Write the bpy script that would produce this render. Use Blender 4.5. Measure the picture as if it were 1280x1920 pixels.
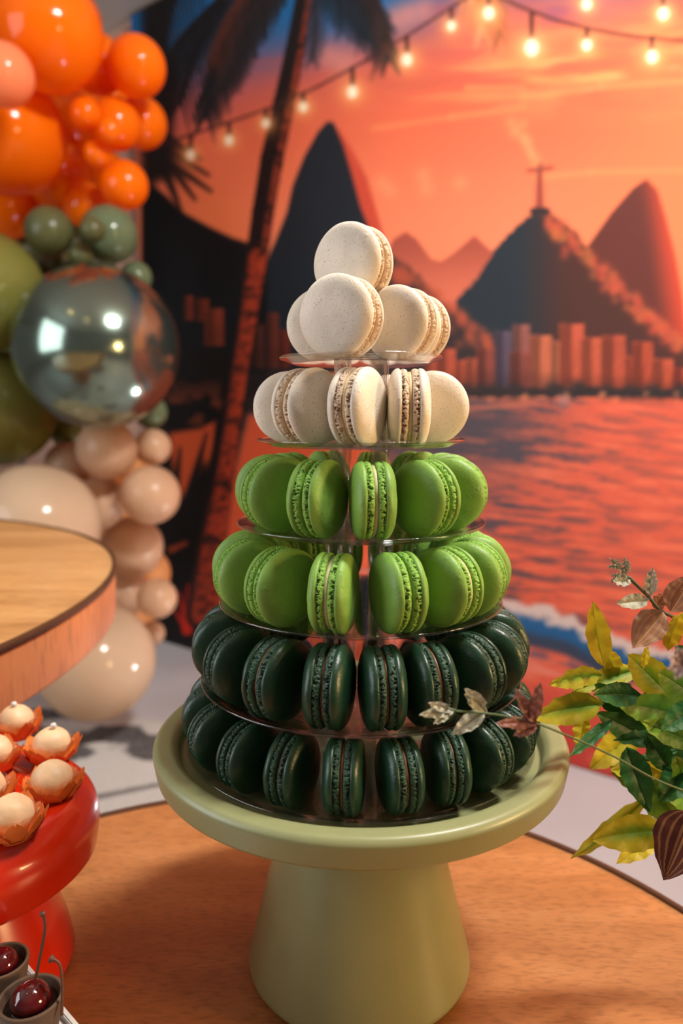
import bpy, bmesh, math, random
import numpy as np
from mathutils import Vector, Matrix, Euler, noise as mnoise
random.seed(7)
for o in list(bpy.data.objects): bpy.data.objects.remove(o, do_unlink=True)
sc = bpy.context.scene
COL = sc.collection
R = math.radians
# ------------------------------------------------------------------ camera
CAMZ = 0.96; FPX = 1386.4; PITCH = R(7.585); CP, SP = math.cos(PITCH), math.sin(PITCH)
cam = bpy.data.cameras.new('camera'); camo = bpy.data.objects.new('camera', cam); COL.objects.link(camo)
camo.location = (0, 0, CAMZ); camo.rotation_euler = (R(90)-PITCH, 0, 0)
cam.sensor_fit = 'VERTICAL'; cam.sensor_height = 36; cam.sensor_width = 24; cam.lens = 36*FPX/1920
cam.clip_start = 0.02
cam.dof.use_dof = True; cam.dof.focus_distance = 0.40; cam.dof.aperture_fstop = 5.6; cam.dof.aperture_blades = 0
sc.camera = camo
# ------------------------------------------------------------------ world, lights, exposure
w = bpy.data.worlds.new('world'); sc.world = w; w.use_nodes = True
w.node_tree.nodes['Background'].inputs[0].default_value = (1.0, 0.90, 0.80, 1)
w.node_tree.nodes['Background'].inputs[1].default_value = 0.12
def look(o, tgt):
    o.rotation_euler = (Vector(tgt)-Vector(o.location)).to_track_quat('-Z', 'Y').to_euler()
def area(name, loc, tgt, sx, sy, power, color):
    l = bpy.data.lights.new(name, 'AREA'); l.shape = 'RECTANGLE'; l.size = sx; l.size_y = sy; l.energy = power; l.color = color
    o = bpy.data.objects.new(name, l); COL.objects.link(o); o.location = loc; look(o, tgt); return o
area('window_light', (-2.5, 0.0, 1.55), (0, 0.6, 0.85), 1.7, 1.5, 40, (0.88, 0.94, 1.0))
area('warm_room_light', (1.45, -0.02, 1.08), (0.0, 0.45, 0.75), 0.3, 0.3, 17, (1.0, 0.62, 0.27))
area('added_backdrop_wash', (0.70, 0.50, 2.42), (0.12, 2.45, 0.75), 0.42, 0.26, 67, (1.0, 0.97, 0.93))  # unseen fill added to brighten the print only
sc.view_settings.view_transform = 'Standard'; sc.view_settings.look = 'None'
sc.view_settings.exposure = 0.0; sc.view_settings.gamma = 1.0; sc.view_settings.use_curve_mapping = False
sc.cycles.transparent_max_bounces = 48
sc.cycles.max_bounces = 10

# ------------------------------------------------------------------ coordinate helpers (metres; camera stands over the origin)
def ray(px, py):
    X = (px-640)/FPX; Y = -(py-960)/FPX
    return Vector((X, CP+Y*SP, -SP+Y*CP))
def at(px, py, y):
    r = ray(px, py); t = y/r.y
    return Vector((r.x*t, y, CAMZ+r.z*t))
def onz(px, py, z):
    r = ray(px, py); t = (z-CAMZ)/r.z
    return Vector((r.x*t, r.y*t, z))
def mpx(p):            # metres per pixel at a point
    return (p.y*CP-(p.z-CAMZ)*SP)/FPX
S = 0.0082
TY = 55*S; TX = (675-640)/FPX*TY*1.03
def uz(v): return CAMZ+v*S
TABLE = uz(-44.0)
# ------------------------------------------------------------------ object helpers
def setp(o, label=None, cat=None, group=None, kind=None):
    if label: o['label'] = label
    if cat: o['category'] = cat
    if group: o['group'] = group
    if kind: o['kind'] = kind
    return o
def mesh(name, verts, faces, mat, smooth=True):
    m = bpy.data.meshes.new(name); m.from_pydata([tuple(v) for v in verts], [], faces); m.update()
    if mat: m.materials.append(mat)
    if smooth: m.polygons.foreach_set('use_smooth', [True]*len(m.polygons))
    return m
def ob(name, me, parent=None, loc=None, rot=None):
    o = bpy.data.objects.new(name, me); COL.objects.link(o)
    if parent: o.parent = parent
    if loc is not None: o.location = loc
    if rot is not None: o.rotation_euler = rot
    return o
def empty(name, loc, label, cat, group=None, rot=(0, 0, 0)):
    o = ob(name, None, None, loc, rot); o.empty_display_size = 0.02
    return setp(o, label, cat, group)
def lathe(profile, n=64, closed=False, cap=True):
    """profile (r,z) pairs revolved round Z"""
    V = []; F = []; k = len(profile)
    for r, z in profile:
        for i in range(n):
            a = 2*math.pi*i/n; V.append((r*math.cos(a), r*math.sin(a), z))
    rng = k if closed else k-1
    for j in range(rng):
        j2 = (j+1) % k
        for i in range(n):
            i2 = (i+1) % n
            F.append((j*n+i, j*n+i2, j2*n+i2, j2*n+i))
    if cap and not closed:
        if profile[0][0] > 1e-6: F.append(tuple(reversed(range(n))))
        if profile[-1][0] > 1e-6: F.append(tuple((k-1)*n+i for i in range(n)))
    return V, F
def fillet(pts, rad, n=5):
    """round the inner corners of an open profile"""
    out = [pts[0]]
    for i in range(1, len(pts)-1):
        p0, p1, p2 = Vector(pts[i-1]), Vector(pts[i]), Vector(pts[i+1])
        a = (p0-p1); b = (p2-p1); r = min(rad, a.length*.45, b.length*.45)
        s = p1+a.normalized()*r; e = p1+b.normalized()*r
        for k in range(n+1):
            t = k/n; q = s*(1-t)**2+p1*2*t*(1-t)+e*t*t; out.append((q.x, q.y))
    out.append(pts[-1]); return out
def boxm(name, sx, sy, sz, mat, bev=0.0, z0=True):
    bm = bmesh.new(); bmesh.ops.create_cube(bm, size=1)
    bmesh.ops.scale(bm, vec=(sx, sy, sz), verts=bm.verts)
    if z0: bmesh.ops.translate(bm, vec=(0, 0, sz/2), verts=bm.verts)
    if bev: bmesh.ops.bevel(bm, geom=bm.edges[:], offset=bev, segments=2, affect='EDGES')
    me = bpy.data.meshes.new(name); bm.to_mesh(me); bm.free(); me.materials.append(mat); return me
def tube(path, radii, n=8):
    V = []; F = []
    P = [Vector(p) for p in path]
    up = Vector((0.3, 0.2, 1)).normalized()
    for i, p in enumerate(P):
        t = (P[min(i+1, len(P)-1)]-P[max(i-1, 0)]).normalized()
        a = t.cross(up)
        if a.length < 1e-3: a = t.cross(Vector((1, 0, 0)))
        a.normalize(); b = t.cross(a); r = radii[i] if hasattr(radii, '__len__') else radii
        for k in range(n):
            q = 2*math.pi*k/n; V.append(p+a*r*math.cos(q)+b*r*math.sin(q))
    for i in range(len(P)-1):
        for k in range(n):
            k2 = (k+1) % n; F.append((i*n+k, i*n+k2, (i+1)*n+k2, (i+1)*n+k))
    F.append(tuple(range(n-1, -1, -1))); F.append(tuple((len(P)-1)*n+k for k in range(n)))
    return V, F
def spline(pts, n=8):
    P = [Vector(p) for p in pts]; out = []
    for i in range(len(P)-1):
        p0 = P[max(i-1, 0)]; p1 = P[i]; p2 = P[i+1]; p3 = P[min(i+2, len(P)-1)]
        for k in range(n):
            t = k/n
            out.append(0.5*((2*p1)+(p2-p0)*t+(2*p0-5*p1+4*p2-p3)*t*t+(3*p1-p0-3*p2+p3)*t**3))
    out.append(P[-1]); return out
# ------------------------------------------------------------------ materials
def srgb(r, g, b): return tuple(((c/255+.055)/1.055)**2.4 if c > 10 else c/255/12.92 for c in (r, g, b))
def mat(name): 
    m = bpy.data.materials.new(name); m.use_nodes = True; nt = m.node_tree
    return m, nt, nt.nodes['Principled BSDF'], nt.nodes['Material Output']
def N(nt, t, **kw):
    n = nt.nodes.new(t)
    for k, v in kw.items():
        if k in n.inputs: n.inputs[k].default_value = v
        else: setattr(n, k, v)
    return n
def ramp(nt, fac, stops):
    n = nt.nodes.new('ShaderNodeValToRGB'); e = n.color_ramp.elements
    while len(e) < len(stops): e.new(0.5)
    for el, (p, c) in zip(e, stops): el.position = p; el.color = (*c, 1)
    nt.links.new(fac, n.inputs[0]); return n
def plain(name, col, rough=.5, metal=0, noise_scale=30, noise_amt=.06, bump=0, bump_scale=200, coat=0, spec=.5):
    m, nt, b, o = mat(name)
    tc = N(nt, 'ShaderNodeTexCoord'); nz = N(nt, 'ShaderNodeTexNoise', Scale=noise_scale, Detail=3)
    nt.links.new(tc.outputs['Object'], nz.inputs['Vector'])
    c0 = tuple(max(0, c*(1-noise_amt)) for c in col); c1 = tuple(min(1, c*(1+noise_amt)) for c in col)
    rp = ramp(nt, nz.outputs[0], [(.35, c0), (.65, c1)]); nt.links.new(rp.outputs[0], b.inputs['Base Color'])
    b.inputs['Roughness'].default_value = rough; b.inputs['Metallic'].default_value = metal
    b.inputs['Coat Weight'].default_value = coat; b.inputs['Coat Roughness'].default_value = .05
    b.inputs['Specular IOR Level'].default_value = spec
    if bump:
        n2 = N(nt, 'ShaderNodeTexNoise', Scale=bump_scale, Detail=3); nt.links.new(tc.outputs['Object'], n2.inputs['Vector'])
        bp = N(nt, 'ShaderNodeBump', Strength=bump, Distance=.001); nt.links.new(n2.outputs[0], bp.inputs['Height']); nt.links.new(bp.outputs[0], b.inputs['Normal'])
    return m
def macaron_mat(name, col, speck, rough, foot=False, pit=None):
    m, nt, b, o = mat(name)
    tc = N(nt, 'ShaderNodeTexCoord'); oi = N(nt, 'ShaderNodeObjectInfo')
    add = N(nt, 'ShaderNodeVectorMath', operation='ADD'); nt.links.new(tc.outputs['Object'], add.inputs[0])
    mul = N(nt, 'ShaderNodeMath', operation='MULTIPLY'); nt.links.new(oi.outputs['Random'], mul.inputs[0]); mul.inputs[1].default_value = 3.
    nt.links.new(mul.outputs[0], add.inputs[1])
    big = N(nt, 'ShaderNodeTexNoise', Scale=45, Detail=2); nt.links.new(add.outputs[0], big.inputs['Vector'])
    c0 = tuple(c*.88 for c in col); c1 = tuple(min(1, c*1.1) for c in col)
    base = ramp(nt, big.outputs[0], [(.3, c0), (.7, c1)])
    cur = base.outputs[0]
    if speck:
        v = N(nt, 'ShaderNodeTexNoise', Scale=1250, Detail=1); nt.links.new(add.outputs[0], v.inputs['Vector'])
        f = ramp(nt, v.outputs[0], [(.655, (0, 0, 0)), (.75, (.85, .85, .85))])
        mx = N(nt, 'ShaderNodeMix', data_type='RGBA'); nt.links.new(f.outputs[0], mx.inputs['Factor']); nt.links.new(cur, mx.inputs['A'])
        mx.inputs['B'].default_value = (*speck, 1); cur = mx.outputs['Result']
    if foot:
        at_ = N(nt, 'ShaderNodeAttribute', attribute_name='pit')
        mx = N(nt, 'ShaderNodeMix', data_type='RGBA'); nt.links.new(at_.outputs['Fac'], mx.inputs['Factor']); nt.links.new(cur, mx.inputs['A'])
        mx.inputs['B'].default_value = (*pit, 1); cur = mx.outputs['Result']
    nt.links.new(cur, b.inputs['Base Color']); b.inputs['Roughness'].default_value = rough
    b.inputs['Subsurface Weight'].default_value = .0 if foot else .12; b.inputs['Subsurface Radius'].default_value = (.004, .003, .0015)
    b.inputs['Subsurface Scale'].default_value = .5
    n2 = N(nt, 'ShaderNodeTexNoise', Scale=700 if not foot else 900, Detail=4); nt.links.new(add.outputs[0], n2.inputs['Vector'])
    n3 = N(nt, 'ShaderNodeTexVoronoi', Scale=160); nt.links.new(add.outputs[0], n3.inputs['Vector'])
    r3 = ramp(nt, n3.outputs['Distance'], [(.05, (1, 1, 1)), (.22, (0, 0, 0))])
    mm = N(nt, 'ShaderNodeMath', operation='MULTIPLY_ADD'); nt.links.new(r3.outputs[0], mm.inputs[0]); mm.inputs[1].default_value = .9; nt.links.new(n2.outputs[0], mm.inputs[2])
    bp = N(nt, 'ShaderNodeBump', Strength=.35 if not foot else .8, Distance=.0005); nt.links.new(mm.outputs[0], bp.inputs['Height']); nt.links.new(bp.outputs[0], b.inputs['Normal'])
    return m
def clear_mat(name, tint, fac=1.0, rough=.03):
    m, nt, b, o = mat(name); nt.nodes.remove(b)
    tr = N(nt, 'ShaderNodeBsdfTransparent'); tr.inputs[0].default_value = (*tint, 1)
    gl = N(nt, 'ShaderNodeBsdfGlossy', Roughness=rough); gl.inputs[0].default_value = (1, 1, 1, 1)
    lw = N(nt, 'ShaderNodeLayerWeight', Blend=.5); pw = N(nt, 'ShaderNodeMath', operation='POWER'); pw.inputs[1].default_value = 3.2; nt.links.new(lw.outputs['Facing'], pw.inputs[0])
    tn = ramp(nt, lw.outputs['Facing'], [(.72, tint), (1., tuple(c*.55 for c in tint))]); nt.links.new(tn.outputs[0], tr.inputs[0])
    fr = N(nt, 'ShaderNodeMath', operation='MULTIPLY_ADD'); fr.inputs[1].default_value = .85; fr.inputs[2].default_value = .05; nt.links.new(pw.outputs[0], fr.inputs[0])
    ml = N(nt, 'ShaderNodeMath', operation='MULTIPLY'); ml.inputs[1].default_value = fac
    nz = N(nt, 'ShaderNodeTexNoise', Scale=60); bp = N(nt, 'ShaderNodeBump', Strength=.05, Distance=.002)
    nt.links.new(nz.outputs[0], bp.inputs['Height']); nt.links.new(bp.outputs[0], gl.inputs['Normal'])
    nt.links.new(fr.outputs[0], ml.inputs[0])
    mx = N(nt, 'ShaderNodeMixShader'); nt.links.new(ml.outputs[0], mx.inputs[0]); nt.links.new(tr.outputs[0], mx.inputs[1]); nt.links.new(gl.outputs[0], mx.inputs[2])
    nt.links.new(mx.outputs[0], o.inputs['Surface']); return m
def balloon_mat(name, col, trans=.45, rough=.12, coat=1.0):
    m, nt, b, o = mat(name)
    tc = N(nt, 'ShaderNodeTexCoord'); nz = N(nt, 'ShaderNodeTexNoise', Scale=4, Detail=1); nt.links.new(tc.outputs['Object'], nz.inputs['Vector'])
    rp = ramp(nt, nz.outputs[0], [(.3, tuple(c*.9 for c in col)), (.7, tuple(min(1, c*1.08) for c in col))])
    nt.links.new(rp.outputs[0], b.inputs['Base Color']); b.inputs['Roughness'].default_value = rough
    b.inputs['Specular IOR Level'].default_value = .4*coat
    t = N(nt, 'ShaderNodeBsdfTranslucent'); nt.links.new(rp.outputs[0], t.inputs[0])
    mx = N(nt, 'ShaderNodeMixShader'); mx.inputs[0].default_value = trans
    nt.links.new(b.outputs[0], mx.inputs[1]); nt.links.new(t.outputs[0], mx.inputs[2]); nt.links.new(mx.outputs[0], o.inputs['Surface'])
    return m
def wood_mat(name, c0, c1, c2, scale=(3, 26, 26), rough=.38, rot=0):
    m, nt, b, o = mat(name)
    tc = N(nt, 'ShaderNodeTexCoord'); mp = N(nt, 'ShaderNodeMapping'); mp.inputs['Scale'].default_value = scale; mp.inputs['Rotation'].default_value = (0, 0, rot)
    nt.links.new(tc.outputs['Object'], mp.inputs[0])
    n1 = N(nt, 'ShaderNodeTexNoise', Scale=1.6, Detail=6, Roughness=.6, Distortion=.6); nt.links.new(mp.outputs[0], n1.inputs['Vector'])
    mp2 = N(nt, 'ShaderNodeMapping'); mp2.inputs['Scale'].default_value = (scale[0]*12, scale[1]*13, scale[2]*13); mp2.inputs['Rotation'].default_value = (0, 0, rot)
    nt.links.new(tc.outputs['Object'], mp2.inputs[0])
    n2 = N(nt, 'ShaderNodeTexNoise', Scale=2.2, Detail=4); nt.links.new(mp2.outputs[0], n2.inputs['Vector'])
    rp = ramp(nt, n1.outputs[0], [(.30, c0), (.5, c1), (.72, c2)])
    r2 = ramp(nt, n2.outputs[0], [(.34, (.55, .55, .55)), (.52, (1, 1, 1))])
    mx = N(nt, 'ShaderNodeMix', data_type='RGBA', blend_type='MULTIPLY'); mx.inputs['Factor'].default_value = .6
    nt.links.new(rp.outputs[0], mx.inputs['A']); nt.links.new(r2.outputs[0], mx.inputs['B'])
    nt.links.new(mx.outputs['Result'], b.inputs['Base Color']); b.inputs['Roughness'].default_value = rough
    bp = N(nt, 'ShaderNodeBump', Strength=.12, Distance=.001); nt.links.new(n2.outputs[0], bp.inputs['Height']); nt.links.new(bp.outputs[0], b.inputs['Normal'])
    return m
M = {}
M['floor'] = plain('floor_paint', (.47, .47, .49), .45, noise_scale=3, noise_amt=.04)
M['wall'] = plain('wall_bounce_tint', (.60, .36, .27), .7, noise_scale=4, noise_amt=.03)  # orange bounce light is mixed into the wall colour
M['ceil'] = plain('ceiling_paint', (.62, .62, .60), .8, noise_scale=3, noise_amt=.02)
M['sage'] = plain('sage_paint', (.285, .295, .135), .36, noise_scale=60, noise_amt=.02, bump=.06, bump_scale=900)
M['red'] = plain('red_glossy_glaze', (.60, .020, .002), .24, noise_scale=20, noise_amt=.05, coat=.5)
M['wood'] = wood_mat('warm_wood', (.36, .135, .040), (.46, .185, .06), (.54, .235, .085), scale=(4, 17, 17), rot=R(80))
M['wood2'] = wood_mat('honey_wood', (.42, .19, .06), (.62, .31, .11), (.68, .37, .15), scale=(2, 14, 14), rot=R(20), rough=.3)
M['apron'] = wood_mat('apron_veneer', (.44, .15, .045), (.54, .195, .065), (.60, .23, .08), scale=(6, 6, 1.2), rough=.6)
M['edge'] = plain('dark_edge_band', (.085, .032, .012), .6, spec=.2)
M['clear'] = clear_mat('clear_plastic', (.97, .965, .96), 1.0, .04)
M['white'] = plain('white_tray_plastic', (.75, .73, .70), .3)
M['choc'] = plain('chocolate_cup', (.095, .050, .026), .7, bump=.2)
M['ganache'] = plain('dark_ganache', (.012, .004, .003), .12)
M['cherry'] = plain('dark_cherry', (.06, .003, .004), .08, noise_scale=90, noise_amt=.4, coat=.8)
M['cstem'] = plain('cherry_stem', (.10, .035, .02), .5)
M['sweet'] = plain('coconut_sweet', (.86, .56, .31), .5, noise_scale=60, noise_amt=.10, bump=.25, bump_scale=300)
M['paper'] = plain('orange_paper', (.95, .25, .035), .6, noise_scale=40, noise_amt=.12)
M['liner'] = clear_mat('clear_liner', (.93, .90, .86), 2.2, .2)
M['pearl'] = plain('white_pearl', (.85, .82, .75), .2)
M['lamp_housing'] = plain('white_lamp_housing', (.7, .7, .7), .4)
M['pole'] = plain('garland_pole_metal', (.3, .3, .3), .4, metal=1)
M['vase'] = plain('dark_ceramic_vase', (.04, .045, .05), .3)
COLS = {'cream': ((.86, .76, .62), (.36, .24, .15)), 'green': ((.215, .40, .062), (.12, .26, .03)), 'dark': ((.010, .042, .018), (.02, .06, .03))}
M['shell_cream'] = macaron_mat('cream_shell', COLS['cream'][0], (.33, .24, .17), .55)
M['shell_green'] = macaron_mat('lime_shell', COLS['green'][0], (.12, .25, .03), .5)
M['shell_dark'] = macaron_mat('dark_green_shell', COLS['dark'][0], None, .36)
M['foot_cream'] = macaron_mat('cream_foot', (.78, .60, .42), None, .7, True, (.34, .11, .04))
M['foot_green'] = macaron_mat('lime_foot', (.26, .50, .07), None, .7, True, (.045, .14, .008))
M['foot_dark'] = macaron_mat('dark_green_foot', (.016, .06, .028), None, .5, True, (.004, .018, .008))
M['fill_cream'] = plain('cream_filling', (.78, .62, .36), .5, bump=.3)
M['fill_green'] = plain('pale_filling', (.62, .55, .30), .5, bump=.3)
M['fill_dark'] = plain('caramel_filling', (.22, .07, .025), .4, bump=.3)
def emit(name, col, s):
    m, nt, b, o = mat(name); b.inputs['Emission Color'].default_value = (*col, 1); b.inputs['Emission Strength'].default_value = s
    b.inputs['Base Color'].default_value = (*col, 1); return m
M['glow_warm'] = emit('warm_lamp_glow', (1, .62, .25), 26)
M['glow_white'] = emit('white_lamp_glow', (.93, .97, 1), 190)

# ------------------------------------------------------------------ setting
WA = Vector((-0.808, 3.100)); WD = Vector((1.437, -1.159)).normalized(); WN = Vector((-WD.y, WD.x))*-1   # along the wall, and out of it towards the room
CEIL = 2.50
def wallpt(a, off, z): p = WA+WD*a+WN*off; return Vector((p.x, p.y, z))
setp(ob('floor', mesh('floor', [(-5, -4, 0), (6, -4, 0), (6, 6, 0), (-5, 6, 0), (-5, -4, -.1), (6, -4, -.1), (6, 6, -.1), (-5, 6, -.1)],
    [(0, 1, 2, 3), (7, 6, 5, 4), (0, 4, 5, 1), (1, 5, 6, 2), (2, 6, 7, 3), (3, 7, 4, 0)], M['floor'], False)), 'pale floor of the party room', kind='structure')
setp(ob('ceiling', mesh('ceiling', [(-5, -4, CEIL), (6, -4, CEIL), (6, 6, CEIL), (-5, 6, CEIL), (-5, -4, CEIL+.1), (6, -4, CEIL+.1), (6, 6, CEIL+.1), (-5, 6, CEIL+.1)],
    [(3, 2, 1, 0), (4, 5, 6, 7), (1, 5, 4, 0), (2, 6, 5, 1), (3, 7, 6, 2), (0, 4, 7, 3)], M['ceil'], False)), 'pale grey ceiling above the balloons', kind='structure')
def slab(name, a0, a1, o0, o1, z0, z1, m):
    v = [wallpt(a, o, z) for z in (z0, z1) for (a, o) in ((a0, o0), (a1, o0), (a1, o1), (a0, o1))]
    return mesh(name, v, [(3, 2, 1, 0), (4, 5, 6, 7), (0, 1, 5, 4), (1, 2, 6, 5), (2, 3, 7, 6), (3, 0, 4, 7)], m, False)
setp(ob('wall_back', slab('wall_back', -2.2, 4.0, -.16, -.03, 0, CEIL, M['wall'])), 'plain pale wall with orange bounce painted in, behind the printed backdrop', kind='structure')

# ------------------------------------------------------------------ printed backdrop: a flat print, painted on a fine grid
PW, PH = 3.15, 2.485
NA, NH = 600, 520
aa = np.linspace(0, PW, NA); hh = np.linspace(.004, PH, NH)
A2, H2 = np.meshgrid(aa, hh)
wx = WA.x+WD.x*A2; wy = WA.y+WD.y*A2; wz = H2-CAMZ
dd = wy*CP-wz*SP
X = (640+FPX*wx/dd).ravel(); Y = (960-FPX*(wy*SP+wz*CP)/dd).ravel()      # artwork coordinates of every grid point
C = np.zeros((X.size, 3))
rng = np.random.default_rng(3)
def vnoise(x, y, seed=0):
    xi = np.floor(x).astype(np.int64); yi = np.floor(y).astype(np.int64); fx = x-xi; fy = y-yi
    fx = fx*fx*(3-2*fx); fy = fy*fy*(3-2*fy)
    def h(i, j):
        n = (i*374761393+j*668265263+seed*1442695041) & 0x7fffffff
        n = ((n ^ (n >> 13))*1274126177) & 0x7fffffff
        return ((n ^ (n >> 16)) & 0xffff)/65535.
    return (h(xi, yi)*(1-fx)+h(xi+1, yi)*fx)*(1-fy)+(h(xi, yi+1)*(1-fx)+h(xi+1, yi+1)*fx)*fy
def fbm(x, y, o=4, seed=0):
    s = 0; a = .5
    for k in range(o): s = s+a*vnoise(x*2**k, y*2**k, seed+k*17); a *= .5
    return s/(1-.5**o)
def sm(x, a, b): t = np.clip((x-a)/(b-a), 0, 1); return t*t*(3-2*t)
def blend(col, m, idx=None):
    global C
    col = np.asarray(col, float)
    if idx is None: C += (col-C)*m[:, None]
    else: C[idx] += (col-C[idx])*m[:, None]
def box(x0, y0, x1, y1): return np.nonzero((X > x0) & (X < x1) & (Y > y0) & (Y < y1))[0]
def poly(pts, col, alpha=1., soft=3., jag=0, js=12., seed=0):
    P = np.array(pts, float); pad = soft*2+jag*2+2
    i = box(P[:, 0].min()-pad, P[:, 1].min()-pad, P[:, 0].max()+pad, P[:, 1].max()+pad)
    if not len(i): return
    x = X[i]; y = Y[i]
    if jag:
        x0 = x; x = x+(fbm(x/js, y/js, 3, seed)-.5)*2*jag; y = y+(fbm(x0/js+40, y/js, 3, seed)-.5)*2*jag
    ins = np.zeros(len(i), bool); d = np.full(len(i), 1e9); n = len(P)
    for k in range(n):
        x1, y1 = P[k]; x2, y2 = P[(k+1) % n]
        if y1 != y2:
            ins ^= ((y1 > y) != (y2 > y)) & (x < (x2-x1)*(y-y1)/(y2-y1)+x1)
        L2 = (x2-x1)**2+(y2-y1)**2+1e-9; t = np.clip(((x-x1)*(x2-x1)+(y-y1)*(y2-y1))/L2, 0, 1)
        d = np.minimum(d, np.hypot(x-x1-t*(x2-x1), y-y1-t*(y2-y1)))
    m = sm(np.where(ins, d, -d), -soft, soft)*alpha
    c = col(x, y) if callable(col) else col
    blend(c, m, i)
def stroke(p, q, w0, w1, col, alpha=1., soft=2.):
    pad = max(w0, w1)+soft*2
    i = box(min(p[0], q[0])-pad, min(p[1], q[1])-pad, max(p[0], q[0])+pad, max(p[1], q[1])+pad)
    if not len(i): return
    x = X[i]; y = Y[i]; dx, dy = q[0]-p[0], q[1]-p[1]; L2 = dx*dx+dy*dy+1e-9
    t = np.clip(((x-p[0])*dx+(y-p[1])*dy)/L2, 0, 1); d = np.hypot(x-p[0]-t*dx, y-p[1]-t*dy)
    blend(col, alpha*(1-sm(d, (w0+(w1-w0)*t)/2-soft, (w0+(w1-w0)*t)/2+soft)), i)
def pline(pts, w, col, alpha=1., soft=2.):
    for a, b in zip(pts[:-1], pts[1:]): stroke(a, b, w, w, col, alpha, soft)
def glow(cx, cy, r, col, alpha=1., p=1.):
    i = box(cx-r*3, cy-r*3, cx+r*3, cy+r*3); d = ((X[i]-cx)**2+(Y[i]-cy)**2)/(r*r); blend(col, alpha*np.exp(-d*p), i)
# sky
t = np.clip(Y/480, -1.2, 1)[:, None]
sky = np.where(t < .35, np.array([226, 98, 64])+0*t, np.array([226, 98, 64])+(np.array([246, 128, 86])-np.array([226, 98, 64]))*sm(t, .35, 1))
C[:] = sky
blend((222, 112, 62), sm(X, 950, 1280)*.6)
blend((168, 84, 104), (1-sm(X*.25+Y, 150, 430))*.75)
blend((120, 84, 130), (1-sm(X*.45+Y*1.05, 150, 470))*.9*(1-sm(X, 640, 900)))
blend((22, 98, 158), (1-sm(X*.30+Y*1.5, 190, 420))*(1-sm(X, 700, 940)))
blend((46, 92, 140), (1-sm(Y, -60, 60))*.5*sm(X, 700, 900))
blend((130, 48, 36), sm(X, 1120, 1300)*(1-sm(Y, -30, 100))*.55)
n = fbm(X/150+.6*Y/100, Y/26+X/900, 4, 5)
blend((240, 150, 84), sm(n, .50, .72)*sm(X, 640, 1000)*np.exp(-((Y-(150-.05*(X-900)))/60.)**2)*.9)
blend((196, 84, 66), sm(1-n, .55, .75)*np.exp(-((Y-140)/90.)**2)*.35)
for (p, q, w_) in (((705, 243), (850, 222), 8), ((850, 222), (985, 205), 10), ((880, 168), (985, 168), 12), ((985, 185), (1130, 165), 15), ((1130, 165), (1290, 155), 12), ((930, 125), (1080, 112), 14),
    ((1010, 335), (1110, 325), 10), ((1110, 325), (1290, 322), 7), ((1190, 100), (1290, 60), 10)):
    stroke(p, q, w_, w_*.6, (242, 150, 84), .55, 7)
for k in range(16):
    a = rng.uniform(0, 1); glow(980+30*a+rng.normal(0, 8), 225+90*a, rng.uniform(5, 11), (238, 150, 90), .5)
for (gx, gy) in ((720, 345), (735, 360), (797, 330), (803, 355), (866, 345)): glow(gx, gy, 15, (248, 150, 96), .5)
for (gx, gy, gr) in ((770, 30, 22), (745, 40, 25), (800, 22, 22), (620, 108, 24), (650, 120, 26)): glow(gx, gy, gr, (208, 130, 120), .7)
glow(390, 400, 60, (240, 120, 60), .5); glow(430, 470, 70, (240, 110, 60), .5)
nc = fbm(X/120+3, (Y+.08*X)/20, 4, 77)
blend((244, 158, 96), sm(nc, .55, .70)*sm(X, 820, 1060)*np.exp(-((Y-125+.05*(X-1000))/55.)**2)*.75)
blend((186, 84, 74), sm(nc, .30, .44)*0+sm(1-nc, .56, .70)*sm(X, 760, 900)*np.exp(-((Y-60)/50.)**2)*.5)
blend((150, 78, 104), sm(fbm(X/90, Y/22, 3, 78), .48, .66)*np.exp(-((Y-25)/38.)**2)*sm(X, 780, 860)*(1-sm(X, 1040, 1180))*.7)
# mountains
poly([(725, 482), (742, 450), (765, 436), (785, 450), (812, 487), (830, 492), (852, 478), (893, 443), (935, 482), (935, 600), (700, 600), (700, 500)], lambda x, y: np.array([168, 74, 56])+(np.array([214, 104, 74])-np.array([168, 74, 56]))*sm(y, 440, 560)[:, None])
rock = lambda x, y: np.array([36, 15, 15])+0*x[:, None]
poly([(1100, 470), (1150, 400), (1190, 355), (1214, 338), (1235, 358), (1252, 415), (1268, 480), (1282, 560), (1300, 720), (1100, 700)],
     lambda x, y: np.array([96, 44, 36])+(np.array([196, 62, 38])-np.array([96, 44, 36]))*sm(x-.14*(y-340), 1190, 1252)[:, None]*np.ones((len(x), 1)))
poly([(858, 565), (900, 520), (925, 480), (955, 442), (985, 415), (1005, 398), (1030, 398), (1052, 415), (1085, 440), (1110, 480), (1150, 512), (1185, 545), (1215, 580), (1245, 615), (1300, 660), (1300, 730), (858, 730)],
     lambda x, y: np.array([36, 44, 52])+(np.array([74, 40, 34])-np.array([36, 44, 52]))*sm(x, 960, 1080)[:, None], jag=5)
for k in range(190):
    a = rng.uniform(0, 1); x0 = 1030+a*250; y0 = 405+a*235+rng.normal(0, 4)+abs(rng.normal(0, 16))
    glow(x0, y0, rng.uniform(4, 9), (200+rng.uniform(-40, 20), 80+rng.uniform(-25, 20), 48), .6)
stroke((1015, 398), (1015, 322), 17, 11, (150, 66, 50), .95, 3); stroke((994, 322), (1038, 317), 7, 7, (140, 62, 48), .95, 3); glow(1016, 311, 6, (150, 66, 50), .9)
stroke((1003, 398), (1028, 398), 14, 14, (46, 38, 40), 1, 3)
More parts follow.
